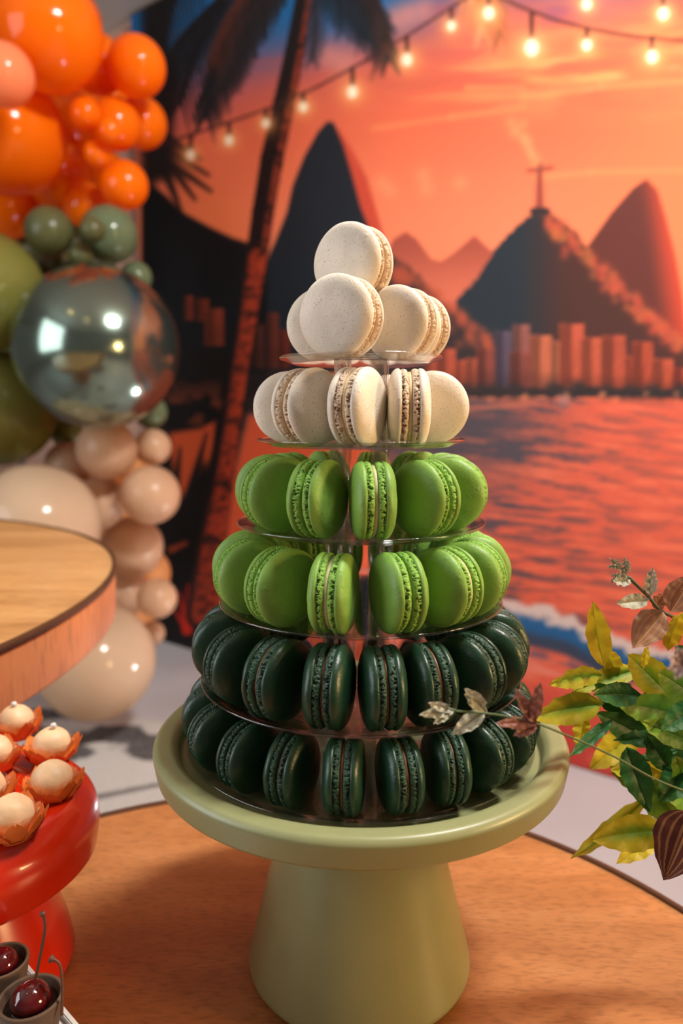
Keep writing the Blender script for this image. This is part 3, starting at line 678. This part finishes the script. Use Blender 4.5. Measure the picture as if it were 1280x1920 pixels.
# ------------------------------------------------------------------ balloons
BAL = []
def balloon_mesh(r, m, pear=.06):
    V = []; F = []; n = 40; K = 24
    for j in range(K+1):
        t = math.pi*j/K; z = -math.cos(t); rr = math.sin(t); k = 1+pear*(.5-.5*z)*(-z if z < 0 else 0)
        for i in range(n):
            a = 2*math.pi*i/n; V.append((r*rr*math.cos(a), r*rr*math.sin(a), r*z*k))
    for j in range(K):
        for i in range(n): i2 = (i+1) % n; F.append((j*n+i, j*n+i2, (j+1)*n+i2, (j+1)*n+i))
    return mesh('balloon', V, F, m)
def knot_mesh(r, m):
    return mesh('knot', *lathe([(.0001, r*1.0), (r*.05, r*1.0), (r*.04, r*1.02), (r*.06, r*1.045), (.0001, r*1.045)], 16), m)
def balloon(px_, py_, rp, m, label, group, y=None, ymin=2.0, front=None):
    yy = y if y else ymin
    while True:
        c = at(px_, py_, yy); r = rp*mpx(c)*.985
        if y or all((c-c2).length > (r+r2)*1.01 for c2, r2 in BAL): break
        yy += .015
        if yy > 3.3: break
    if c.z-r < .012: c = c+Vector((0, 0, .012+r-c.z))
    BAL.append((c, r))
    t = ob('balloon', balloon_mesh(r, m), None, c); setp(t, label, 'balloon', group)
    # neck and knot turned away, into the garland
    d = Vector((-.35, .9, .1)).normalized(); t.rotation_euler = d.to_track_quat('Z', 'Y').to_euler()
    ob('knot', knot_mesh(r, m), t)
    return t
bo = balloon_mat('orange_latex', (1.0, .20, .004), .42); bo2 = balloon_mat('peach_orange_latex', (1.0, .32, .14), .42)
bs = balloon_mat('sage_latex', (.11, .115, .045), .3, .3); bs2 = balloon_mat('olive_latex', (.24, .235, .055), .4, .14); bs3 = balloon_mat('bluish_sage_latex', (.135, .18, .095), .3)
bc = balloon_mat('cream_latex', (.70, .46, .29), .42, .28); bca = balloon_mat('cream_latex_painted_glow', (.80, .40, .16), .5, .3); bc2 = balloon_mat('pearl_cream_latex', (.68, .50, .34), .4, .12)  # amber variant carries the glow through cream latex in its colour
m, nt, b, o_ = mat('chrome_sage_foil'); tc = N(nt, 'ShaderNodeTexCoord'); nz = N(nt, 'ShaderNodeTexNoise', Scale=3); nt.links.new(tc.outputs['Object'], nz.inputs['Vector'])
rp_ = ramp(nt, nz.outputs[0], [(.3, (.21, .275, .22)), (.7, (.25, .315, .26))]); nt.links.new(rp_.outputs[0], b.inputs['Base Color']); b.inputs['Metallic'].default_value = .95; b.inputs['Roughness'].default_value = .16
mc = m
go, gg, gc = 'orange balloons at the top of the garland', 'green balloons in the middle of the garland', 'cream balloons at the foot of the garland'
balloon(182, 652, 154, mc, 'big mirror-shiny silvery green balloon at the middle of the garland', gg, ymin=1.95)
balloon(180, 1240, 111, bc2, 'large glossy cream balloon lowest of the garland, resting on the rug', gc, ymin=2.08)
balloon(70, 985, 117, bc2, 'large cream balloon behind the empty wooden table', gc, ymin=1.95)
balloon(-30, 545, 112, bs2, 'large olive green balloon cut by the left edge, above the lower olive one', gg, ymin=1.95)
balloon(-5, 765, 110, bs2, 'large glossy olive green balloon with bright glint, left below the silvery one', gg, ymin=2.0)
balloon(88, 62, 104, bo, 'large shiny orange balloon with white glint at the top left', go, ymin=2.0)
balloon(10, 250, 112, bo, 'large orange balloon at the left edge below the peach one', go, ymin=2.0)
balloon(5, 140, 58, bo2, 'peach orange balloon at the left edge', go, ymin=1.85)
balloon(205, 245, 24, bo, 'tiny orange balloon in front of the right middle orange balloon', go, ymin=2.05)
balloon(182, 288, 25, bo, 'tiny orange balloon lowest of the small pair', go, ymin=2.1)
balloon(160, 213, 29, bo, 'small orange balloon left of the tiny one', go, ymin=2.1)
balloon(216, 233, 48, bo, 'medium orange balloon behind the tiny orange one', go, ymin=2.1)
balloon(256, 125, 55, bo, 'orange balloon furthest right at the upper garland', go, ymin=2.15)
balloon(182, 120, 54, bo, 'orange balloon between the large shiny one and upper right one', go, ymin=2.15)
balloon(266, 231, 47, bo, 'orange balloon at right edge, second from the top', go, ymin=2.2)
balloon(112, 330, 64, bo, 'large orange balloon directly above the dark sage balloon', go, ymin=2.15)
balloon(233, 347, 45, bo, 'orange balloon lowest at the right side', go, ymin=2.2)
balloon(10, 385, 62, bo, 'reddish orange balloon at left edge above the olive ones', go, ymin=2.2)
balloon(160, 385, 42, bo, 'deep orange balloon wedged above the sage pair', go, ymin=2.3)
balloon(125, 225, 75, bo, 'orange balloon filling the core of the orange cluster', go, ymin=2.3)
balloon(20, 25, 60, bo2, 'pale peach balloon in the top left corner', go, ymin=2.3)
balloon(173, 431, 24, bs, 'small sage balloon in front of the round sage one', gg, ymin=2.0)
balloon(152, 478, 23, bs, 'small sage balloon just above the silvery one', gg, ymin=2.05)
balloon(92, 433, 45, bs, 'dark sage balloon left under the orange cluster', gg, ymin=2.05)
balloon(204, 440, 54, bs3, 'sage balloon right under the orange cluster', gg, ymin=2.1)
balloon(112, 510, 40, bs, 'dark sage balloon half hidden above the silvery one', gg, ymin=2.15)
balloon(255, 520, 30, bs3, 'sage balloon peeking out upper right of the silvery one', gg, ymin=2.2)
balloon(282, 772, 32, bs3, 'bright sage balloon peeking out lower right of the silvery one', gg, ymin=2.2)
balloon(128, 812, 32, bs2, 'olive balloon peeking out under the silvery one', gg, ymin=2.2)
balloon(60, 640, 60, bs2, 'olive balloon between the two large olive ones', gg, ymin=2.2)
balloon(200, 843, 57, bc, 'cream balloon directly under the silvery one', gc, ymin=2.05)
balloon(286, 838, 35, bc, 'small cream balloon furthest right of the upper cream row', gc, ymin=2.1)
balloon(282, 928, 56, bc, 'cream balloon at right, below the small cream one', gc, ymin=2.1)
balloon(186, 943, 50, bc, 'peachy cream balloon beside the large cream one', gc, ymin=2.15)
balloon(248, 1025, 58, bc, 'cream balloon at right behind the wooden table rim', gc, ymin=2.1)
balloon(294, 1122, 38, bc, 'small cream balloon at right above the lowest large one', gc, ymin=2.15)
balloon(238, 1112, 42, bc, 'cream balloon half hidden behind the wooden apron', gc, ymin=2.2)
balloon(128, 872, 44, bc, 'cream balloon filling the gap left of the upper cream row', gc, ymin=2.2)
balloon(285, 1188, 24, bc, 'tiny cream balloon peeking out right of the lowest large one', gc, ymin=2.3)
for (fx, fy, fr, fw) in ((70, 330, 60, 'left'), (205, 180, 58, 'upper right'), (190, 330, 50, 'right'), (60, 190, 70, 'upper left'), (130, 40, 60, 'topmost')):
    balloon(fx, fy, fr, bo, 'deep orange balloon at the %s of the back layer behind the others' % fw, go, ymin=2.45)
for (fx, fy, fr, fw) in ((160, 470, 60, 'upper'), (70, 470, 50, 'left')):
    balloon(fx, fy, fr, bs, 'dark sage balloon, %s one in the shaded back layer' % fw, gg, ymin=2.4)
for (fx, fy, fr, fw) in ((150, 890, 60, 'upper'), (235, 885, 50, 'right'), (215, 985, 62, 'middle'), (270, 1075, 50, 'lower'), (235, 1160, 55, 'lowest')):
    balloon(fx, fy, fr, bca, 'cream balloon with amber glow painted in, %s one in the shaded back layer' % fw, gc, ymin=2.4)
gp = empty('garland_pole', (-1.2, 2.78, 0), 'slim metal pole hidden behind the balloon garland', 'pole')
ob('rod', mesh('rod', *lathe([(.012, .01), (.012, 2.2)], 16), M['pole']), gp); ob('base', mesh('base', *lathe([(.13, 0), (.13, .01), (.02, .015)], 32), M['pole']), gp)

# ------------------------------------------------------------------ lamps
for (lx, ly, lb) in ((-1.25, .55, 'left'), (-.55, -.05, 'middle'), (.45, .15, 'right')):
    t = empty('ceiling_downlight', (lx, ly, CEIL-.02), 'small warm round downlight in the ceiling, %s of three' % lb, 'ceiling light', 'ceiling downlights')
    ob('housing', mesh('housing', *lathe(fillet([(.045, 0), (.062, 0), (.062, .02), (.045, .02)], .004, 2), 32, True), M['lamp_housing']), t)
    ob('bulb', mesh('bulb', *lathe([(.0001, .004), (.044, .006), (.044, .018), (.0001, .018)], 24), M['glow_warm']), t)
t = empty('floor_spotlight', (.20, 2.10, 0), 'small white spotlight on the floor behind the tower', 'lamp')
ob('base', mesh('base', *lathe([(.06, 0), (.06, .012), (.012, .02), (.012, .10), (.0001, .10)], 24), M['lamp_housing']), t)
hd = ob('lamp_head', mesh('lamp_head', *lathe(fillet([(.02, -.06), (.045, -.05), (.052, .05), (.046, .05), (.040, -.03), (.0001, -.03)], .006, 2), 32), M['lamp_housing']), t, (0, 0, .13), Vector((-.85, -.1, .72)).to_track_quat('Z', 'Y').to_euler())
ob('lens', mesh('lens', *lathe([(.0001, .036), (.043, .036), (.043, .042), (.0001, .046)], 24), M['glow_white']), hd)

# ------------------------------------------------------------------ red cake stand with sweets
RX, RY = -.243, .437
rs = empty('cake_stand', (RX, RY, TABLE), 'glossy orange red cake stand with sweets at the left edge', 'cake stand')
hgt = .118
pr = [(0, hgt-.012), (.060, hgt-.010), (.079, hgt-.039), (.0835, hgt-.038), (.0865, hgt-.018), (.083, hgt-.006), (.074, hgt+.004), (.068, hgt+.005), (.060, hgt+.0015), (.058, hgt+.0025), (.050, hgt+.0008), (.048, hgt+.0018), (0, hgt+.001)]
ob('plate', mesh('plate', *lathe(fillet(pr, .006, 4), 128), M['red']), rs)
pr = [(0, 0), (.062, 0), (.0665, .006), (.062, .03), (.045, .07), (.034, hgt-.014), (0, hgt-.011)]
ob('pedestal', mesh('pedestal', *lathe(fillet(pr, .012, 5), 96), M['red']), rs)
zt_ = TABLE+hgt+.0022
def petal_mesh(L, W, lift):
    V = []; F = []; n = 7
    for j in range(n):
        t = j/(n-1); w_ = W*(.55+.75*math.sin(math.pi*min(1, t*.75+.1)))*(1-t**6*.80)
        x = .009+L*(t-.12*t*t); z = .0006+lift*t**1.5
        for s in (-1, -.5, 0, .5, 1): V.append((x, s*w_/2, z+abs(s)*.0018*t))
    for j in range(n-1):
        for k in range(4): F.append((j*5+k, j*5+k+1, j*5+k+6, j*5+k+5))
    return mesh('petal', V, F, M['paper'])
PET = [petal_mesh(.0125, .0115, .013), petal_mesh(.0115, .012, .010), petal_mesh(.013, .011, .015)]
def liner_mesh():
    V = []; F = []; n = 48
    for j in range(5):
        t = j/4
        for i in range(n):
            a = 2*math.pi*i/n; r = (.0095+.0055*t)*(1+.06*t*math.cos(12*a)); V.append((r*math.cos(a), r*math.sin(a), .0012+.014*t))
    for j in range(4):
        for i in range(n): i2 = (i+1) % n; F.append((j*n+i, j*n+i2, (j+1)*n+i2, (j+1)*n+i))
    F.append(tuple(range(n-1, -1, -1))); return mesh('liner', V, F, M['liner'])
LIN = liner_mesh(); DISC = mesh('cup_base', *lathe([(.0001, 0), (.011, 0), (.0115, .0011), (.0001, .0011)], 24), M['paper'])
def sweet_mesh(seed):
    bm = bmesh.new(); bmesh.ops.create_icosphere(bm, subdivisions=4, radius=1)
    o3 = Vector((seed*3.1, seed, 2))
    for v in bm.verts:
        k = 1+.05*mnoise.noise(v.co*1.6+o3)+.014*mnoise.noise(v.co*7+o3); z = v.co.z*(.95 if v.co.z > 0 else .85)
        v.co = Vector((v.co.x*k, v.co.y*k, z*k))*.0125
    me = bpy.data.meshes.new('sweet'); bm.to_mesh(me); bm.free(); me.materials.append(M['sweet']); me.polygons.foreach_set('use_smooth', [True]*len(me.polygons)); return me
SWM = [sweet_mesh(k) for k in range(3)]
PEARL = mesh('pearl', *lathe([(.0001, -.0022), (.0016, -.0016), (.0022, 0), (.0016, .0016), (.0001, .0022)], 12), M['pearl'])
SW = [(98, 1462, 'at the front right of the red stand', 0), (97, 1396, 'with white pearl, right rear on the red stand', 1), (22, 1530, 'lowest on the red stand near its front', 0), (30, 1352, 'with white pearl, rearmost on the red stand', 1), (-14, 1412, 'half cut by the left edge on the red stand', 0), (-30, 1478, 'behind the front one, cut by the left edge', 0)]
for k, (sx, sy, wh, pe) in enumerate(SW):
    c = onz(sx, sy, zt_+.012); c.z = zt_
    t = empty('paper_cup', c, 'orange paper cup under the sweet '+wh, 'paper cup', 'orange flower cups on the red stand', (0, 0, random.uniform(0, 6)))
    ob('cup_base', DISC, t); ob('liner', LIN, t)
    for j in range(10): ob('petal', PET[(j+k) % 3], t, (0, 0, 0), (0, 0, R(36*j+random.uniform(-8, 8))))
    s_ = ob('sweet', SWM[k % 3], None, c+Vector((0, 0, .0125)), (0, 0, random.uniform(0, 6))); setp(s_, 'pale caramel coconut sweet '+wh, 'sweet', 'coconut sweets in flower cups')
    if pe: ob('pearl', PEARL, s_, (.001, .002, .0135))

# ------------------------------------------------------------------ white tray with cherries in chocolate cups
TRZ = TABLE+.040; zt2 = TRZ+.009
P1 = onz(50, 1803, zt2); P2 = onz(150, 1921, zt2)
dv = (P2-P1); dv.z = 0; dl = dv.normalized(); pl_ = Vector((dl.y, -dl.x, 0))
if pl_.x > 0: pl_ = -pl_
LT, WT = .11, .10
ctr = P1+dl*(LT/2-.012)+pl_*WT/2
wt = ob('serving_tray', None, None, (ctr.x, ctr.y, TRZ), (0, 0, math.atan2(dl.y, dl.x))); setp(wt, 'small white tray with cherry cups in the bottom left corner', 'tray')
ob('tray_base', boxm('tray_base', LT, WT, .005, M['white'], .001), wt)
for (sx, sy, lx, ly) in ((0, WT/2-.0015, LT, .003), (0, -WT/2+.0015, LT, .003), (LT/2-.0015, 0, .003, WT), (-LT/2+.0015, 0, .003, WT)):
    ob('tray_rim', boxm('tray_rim', lx, ly, .009, M['white'], .0006), wt, (sx, sy, 0))
for fx in (-1, 1):
    for fy in (-1, 1): ob('foot', mesh('foot', *lathe([(.005, 0), (.006, .002), (.004, .0402)], 20), M['white']), wt, (fx*LT*.36, fy*WT*.36, -.040))
def cherry_cup(cx_, cy_, rp, wh, stems):
    h = .024; c = onz(cx_, cy_, TRZ+.005+h); r = rp*mpx(c); c.z = TRZ+.0051
    t = empty('chocolate_cup', c, 'dark chocolate cup '+wh, 'cup', 'chocolate cups with cherries')
    pr = [(0, 0), (r*.72, 0), (r, h), (r*.88, h+.0003), (r*.80, h-.006), (.0001, h-.0062)]
    ob('cup_wall', mesh('cup_wall', *lathe(fillet(pr, .0012, 3), 48), M['choc']), t)
    ob('ganache', mesh('ganache', *lathe([(r*.81, h-.0063), (r*.79, h-.0045), (.0001, h-.004)], 48), M['ganache']), t)
    rc_ = r*.60
    V, F = lathe([(max(1e-5, rc_*math.sin(math.pi*j/18))*(1-.03*math.sin(3*math.pi*j/18)), -rc_*.92*math.cos(math.pi*j/18)-(rc_*.10 if j > 16 else 0)) for j in range(19)], 40)
    ch = ob('cherry', mesh('cherry', V, F, M['cherry']), None, c+Vector((0, 0, h-.004+rc_*.22))); setp(ch, 'glossy dark red cherry in the chocolate cup '+wh, 'cherry', 'cherries in chocolate cups')
    for pts in stems:
        P = spline([Vector(at(*p))-ch.location for p in pts], 6); k = len(P)
        ob('stem', mesh('stem', *tube(P, [.0008+(.0007 if i > k-4 else 0) for i in range(k)], 8), M['cstem']), ch)
    return c
c1 = onz(57, 1868, TRZ+.026); y1 = c1.y
cherry_cup(57, 1868, 60, 'at the front of the white tray', [[(64, 1848, y1), (74, 1800, y1+.002), (83, 1752, y1+.003), (84, 1728, y1+.003), (79, 1711, y1+.003)]])
cherry_cup(2, 1800, 50, 'half cut off by the left edge', [])
# fallen stem leaning from the front cup
P = spline([at(116, 1905, y1-.010), at(117, 1850, y1-.006), at(112, 1808, y1-.003), at(93, 1797, y1-.002)], 6)
fs = ob('stalk', mesh('stalk', *tube(P, [.0007]*(len(P)-4)+[.001, .0016, .0022, .0014], 8), M['cstem']), None); setp(fs, 'thin bent brown stalk leaning against the front chocolate cup', 'stalk')

# ------------------------------------------------------------------ artificial plant
def leaf_mat(name, c_mid, c_edge, c_tip, stripes=False, trans=.3):
    m, nt, b, o = mat(name); at1 = N(nt, 'ShaderNodeAttribute', attribute_name='luv'); sp = N(nt, 'ShaderNodeSeparateXYZ'); nt.links.new(at1.outputs['Vector'], sp.inputs[0])
    tc = N(nt, 'ShaderNodeTexCoord'); nz = N(nt, 'ShaderNodeTexNoise', Scale=70, Detail=3); nt.links.new(tc.outputs['Object'], nz.inputs['Vector'])
    ab = N(nt, 'ShaderNodeMath', operation='ABSOLUTE'); nt.links.new(sp.outputs[1], ab.inputs[0])
    ad = N(nt, 'ShaderNodeMath', operation='MULTIPLY_ADD'); nt.links.new(nz.outputs[0], ad.inputs[0]); ad.inputs[1].default_value = .9; nt.links.new(ab.outputs[0], ad.inputs[2])
    r1 = ramp(nt, ad.outputs[0], [(.55, c_mid), (1.15, c_edge)])
    r1.color_ramp.elements[1].position = 1.0
    mx = N(nt, 'ShaderNodeMix', data_type='RGBA'); t2 = ramp(nt, sp.outputs[0], [(.45, (0, 0, 0)), (1., (.8, .8, .8))])
    nt.links.new(t2.outputs[0], mx.inputs['Factor']); nt.links.new(r1.outputs[0], mx.inputs['A']); mx.inputs['B'].default_value = (*c_tip, 1); cur = mx.outputs['Result']
    # side veins
    vm = N(nt, 'ShaderNodeMath', operation='MULTIPLY_ADD'); nt.links.new(ab.outputs[0], vm.inputs[0]); vm.inputs[1].default_value = -.22 if not stripes else -.05; nt.links.new(sp.outputs[0], vm.inputs[2])
    if stripes: vm.inputs[1].default_value = 1.0; 
    sn = N(nt, 'ShaderNodeMath', operation='SINE'); ms = N(nt, 'ShaderNodeMath', operation='MULTIPLY'); nt.links.new(vm.outputs[0] if not stripes else ab.outputs[0], ms.inputs[0]); ms.inputs[1].default_value = 52 if not stripes else 19
    nt.links.new(ms.outputs[0], sn.inputs[0])
    if stripes:
        sr = ramp(nt, sn.outputs[0], [(.35, (0, 0, 0)), (.8, (1, 1, 1))]); m3 = N(nt, 'ShaderNodeMix', data_type='RGBA'); nt.links.new(sr.outputs[0], m3.inputs['Factor']); nt.links.new(cur, m3.inputs['A']); m3.inputs['B'].default_value = (*((.50, .29, .10) if name[0] == 'b' else (.27, .14, .06)), 1); cur = m3.outputs['Result']
    bp = N(nt, 'ShaderNodeBump', Strength=.07, Distance=.0005); nt.links.new(sn.outputs[0], bp.inputs['Height']); nt.links.new(bp.outputs[0], b.inputs['Normal'])
    nt.links.new(cur, b.inputs['Base Color']); b.inputs['Roughness'].default_value = .5; b.inputs['Specular IOR Level'].default_value = .3
    tl = N(nt, 'ShaderNodeBsdfTranslucent'); nt.links.new(cur, tl.inputs[0]); ms2 = N(nt, 'ShaderNodeMixShader'); ms2.inputs[0].default_value = trans
    nt.links.new(b.outputs[0], ms2.inputs[1]); nt.links.new(tl.outputs[0], ms2.inputs[2]); nt.links.new(ms2.outputs[0], o.inputs['Surface']); return m
LM = {'y': leaf_mat('yellow_leaf', (.52, .46, .02), (.62, .48, .02), (.66, .50, .03)), 'g': leaf_mat('yellow_green_leaf', (.13, .26, .012), (.42, .40, .016), (.44, .38, .02)),
      'm': leaf_mat('mid_green_leaf', (.06, .20, .02), (.12, .30, .03), (.26, .36, .02)), 'd': leaf_mat('dark_green_leaf', (.014, .085, .018), (.02, .11, .02), (.05, .14, .015)),
      'b': leaf_mat('brown_striped_leaf', (.36, .16, .11), (.42, .21, .14), (.40, .18, .12), True), 'p': leaf_mat('purple_striped_leaf', (.075, .022, .020), (.10, .03, .025), (.10, .03, .025), True),
      's': leaf_mat('grey_green_leaf', (.46, .46, .34), (.50, .49, .36), (.50, .47, .35), False, .2), 'r': leaf_mat('red_brown_leaf', (.34, .13, .10), (.38, .17, .13), (.30, .17, .14), False, .2)}
VX = at(1560, 1600, .47)
pl = empty('artificial_plant', (VX.x, VX.y, TABLE), 'bunch of green and yellow artificial leaves with striped sprigs at the right edge', 'plant')
pl.location = (.345, .40, TABLE) 
def rel(p): return Vector(p)-pl.location
def leaf(base, tip, wpx, kind, roll=0., sag=.10, serr=.035, label=None, fold=.25, name='leaf'):
    B = rel(at(*base)); T = rel(at(*tip)); wm = wpx*mpx(at(*base))
    ax = T-B; L = ax.length; ax.normalize(); view = (at(*base)-camo.location).normalized()*-1
    side = ax.cross(view).normalized(); side = (Matrix.Rotation(roll, 3, ax) @ side).normalized(); nrm = side.cross(ax).normalized()
    V = []; F = []; luv = []; n = 15; cs_ = (-1, -.55, -.06, 0, .06, .55, 1)
    for j in range(n):
        t = j/(n-1); wv = math.sin(math.pi*min(1, t**.78))**.85 if 0 < t < 1 else 0
        tooth = 1+serr*(1 if j % 2 else -1)*(t > .12)
        c = B+ax*L*t-nrm*sag*L*(4*t*(1-t)-1)*.5*1.0+Vector((0, 0, -1))*sag*.6*L*t*t
        if j == 0: wv = .06
        for s in cs_:
            e = tooth if abs(s) == 1 else 1
            V.append(c+side*s*wm/2*wv*e+nrm*(fold*abs(s)*wm/2*wv-(.0005 if s == 0 else 0)+.0012*math.sin(j*1.7+s*2)*abs(s))); luv.append((t, s, 0))
    k = len(cs_)
    for j in range(n-1):
        for i in range(k-1): F.append((j*k+i, j*k+i+1, (j+1)*k+i+1, (j+1)*k+i))
    me = mesh('leaf', V, F, LM[kind]); a = me.attributes.new('luv', 'FLOAT_VECTOR', 'POINT'); a.data.foreach_set('vector', np.array(luv, np.float32).ravel())
    o = ob(name, me, pl)
    if label: o['label'] = label
    return o
M['stem'] = plain('green_plastic_stem', (.07, .12, .03), .5); M['stem2'] = plain('brown_plastic_stem', (.11, .085, .05), .5); M['petal'] = plain('pale_pink_petal', (.72, .52, .46), .6)
def stem(pts, r, m):
    ob('stem', mesh('stem', *tube([rel(p) for p in spline([at(*p) for p in pts], 6)], r, 8), M[m]), pl)
d0 = .40
LV = [((1128, 1245), (1108, 1112), 46, 'y', .3), ((1155, 1262), (1130, 1206), 36, 'y', .2), ((1122, 1264), (1024, 1272), 40, 'g', -.3), ((1195, 1256), (1066, 1290), 40, 'g', .2), ((1122, 1320), (990, 1334), 58, 'g', -.2),
 ((1195, 1305), (1108, 1296), 46, 'd', .2), ((1097, 1338), (1084, 1404), 32, 'y', .4), ((1145, 1355), (1064, 1416), 24, 'd', .3), ((1222, 1392), (1112, 1322), 52, 'd', 0), ((1272, 1338), (1152, 1308), 60, 'm', -.2),
 ((1300, 1395), (1195, 1342), 48, 'm', .2), ((1195, 1372), (1104, 1437), 56, 'y', .1), ((1240, 1383), (1146, 1384), 30, 'd', .5), ((1268, 1410), (1178, 1424), 20, 'd', .4), ((1158, 1400), (1190, 1482), 52, 'm', .3),
 ((1172, 1400), (1216, 1514), 56, 'd', -.2), ((1210, 1458), (1280, 1545), 74, 'm', .1), ((1195, 1426), (1265, 1458), 36, 'y', .3), ((1295, 1492), (1262, 1404), 44, 'm', .2), ((1210, 1513), (1067, 1592), 34, 'g', .4),
 ((1245, 1556), (1104, 1564), 66, 'g', -.1), ((1235, 1568), (1154, 1615), 40, 'y', .2), ((1250, 1300), (1172, 1212), 64, 'g', .1), ((1206, 1250), (1214, 1203), 14, 'y', 0), ((1268, 1335), (1200, 1268), 50, 'd', .2),
 ((1250, 1215), (1278, 1138), 34, 'y', .2), ((1310, 1310), (1228, 1246), 66, 'm', 0), ((1310, 1430), (1222, 1402), 44, 'd', .1), ((1310, 1325), (1238, 1366), 50, 'd', .2), ((1180, 1340), (1110, 1270), 50, 'd', .1),
 ((1215, 1440), (1140, 1440), 40, 'g', .2), ((1290, 1440), (1235, 1500), 56, 'd', .1), ((1320, 1260), (1262, 1200), 50, 'd', 0), ((1250, 1440), (1205, 1360), 46, 'd', .3), ((1330, 1520), (1240, 1470), 60, 'm', .1), ((1340, 1390), (1262, 1330), 60, 'm', .2)]
for k, (bs_, tp, wpx, kd, rl) in enumerate(LV):
    dd_ = d0+.022*math.sin(k*2.4); leaf((*bs_, dd_+.01), (*tp, dd_-(.012 if tp[0] < 1070 else 0)), wpx, kd, rl, .12 if k != 19 else .35)
leaf((1298, 1520, .36), (1248, 1637, .36), 96, 'p', .2, .15, .0, 'dark purple leaf with yellowish stripes')
leaf((1242, 1148, .40), (1186, 1210, .395), 62, 'b', .2, .15, .0, 'pinkish brown striped leaf'); leaf((1256, 1146, .40), (1300, 1072, .40), 58, 'b', .1, .1, .0, 'pinkish brown striped leaf'); leaf((1225, 1140, .405), (1245, 1110, .405), 30, 'b', .5, .1, 0, 'pinkish brown striped leaf')
leaf((1214, 1126, .40), (1153, 1129, .395), 30, 's', .2, .1, .0, 'grey green bud leaf'); leaf((1217, 1118, .40), (1222, 1059, .40), 24, 's', .3, .1, .0, 'grey green bud leaf'); leaf((1180, 1086, .40), (1148, 1090, .395), 26, 's', .3, .1, .1, 'grey green bud leaf')
stem([(1300, 1185, .402), (1262, 1157, .402), (1236, 1143, .401), (1213, 1116, .40), (1178, 1082, .40)], .0011, 'stem2')
for q_ in (((1178, 1083), (1141, 1043)), ((1172, 1072), (1170, 1042)), ((1160, 1062), (1138, 1062)), ((1165, 1066), (1150, 1046)), ((1176, 1075), (1178, 1048)), ((1165, 1080), (1143, 1078)), ((1160, 1082), (1144, 1092))):
    leaf((*q_[0], .399), (*q_[1], .398), 9, 's', .2, .05, .3, None, name='blossom_spike')
# sprig that reaches in front of the tower
sd = .315
stem([(1330, 1500, .34), (1230, 1462, .33), (1150, 1418, .325), (1060, 1378, .32), (1003, 1356, sd), (930, 1340, sd-.003), (850, 1333, sd-.005)], .0005, 'stem')
for bs_, tp, wpx, kd, lb in (((1000, 1352), (1012, 1268), 24, 'r', 'red brown sprig leaf'), ((1002, 1354), (962, 1282), 22, 'r', 'red brown sprig leaf'), ((1004, 1356), (925, 1352), 24, 'r', 'red brown sprig leaf'), ((1004, 1358), (962, 1378), 26, 'r', 'red brown sprig leaf'), ((985, 1345), (1003, 1300), 20, 'r', 'red brown sprig leaf'),
    ((908, 1334), (868, 1284), 30, 's', 'grey green sprig leaf'), ((908, 1336), (846, 1374), 32, 's', 'grey green sprig leaf'), ((900, 1330), (880, 1300), 20, 's', 'grey green sprig leaf'), ((852, 1333), (783, 1337), 22, 's', 'grey green sprig leaf'), ((846, 1333), (800, 1314), 18, 's', 'grey green sprig leaf'), ((846, 1334), (812, 1356), 18, 's', 'grey green sprig leaf')):
    leaf((*bs_, sd), (*tp, sd-.006), wpx, kd, .2, .12, .0, lb)
# pale pink blossom close to the lens
for k in range(9):
    a = 2*math.pi*k/9; c = Vector((1283, 1242)); leaf((c.x, c.y, .27), (c.x+34*math.cos(a), c.y+36*math.sin(a), .265), 20, 's', .3, .1, 0, 'pale pink petal', name='petal').data.materials[0] = M['petal']
# stems gathered down into the vase
for k in range(9):
    b_ = LV[k*4 % len(LV)][0]; p0 = at(max(b_[0], 1225), b_[1], .43); p2 = pl.location+Vector((.01*math.cos(k), .01*math.sin(k), .10)); p1 = (p0+p2)/2+Vector((.0, 0, .02))
    ob('stem', mesh('stem', *tube([rel(p) for p in spline([p0, p1, p2], 6)], .0012, 6), M['stem']), pl)
vs = ob('vase', mesh('vase', *lathe(fillet([(0, 0), (.028, 0), (.042, .03), (.038, .07), (.024, .095), (.028, .115), (.025, .115), (.021, .095), (.034, .068), (.0001, .01)], .006, 4), 48), M['vase']), pl); vs['label'] = 'dark ceramic vase'
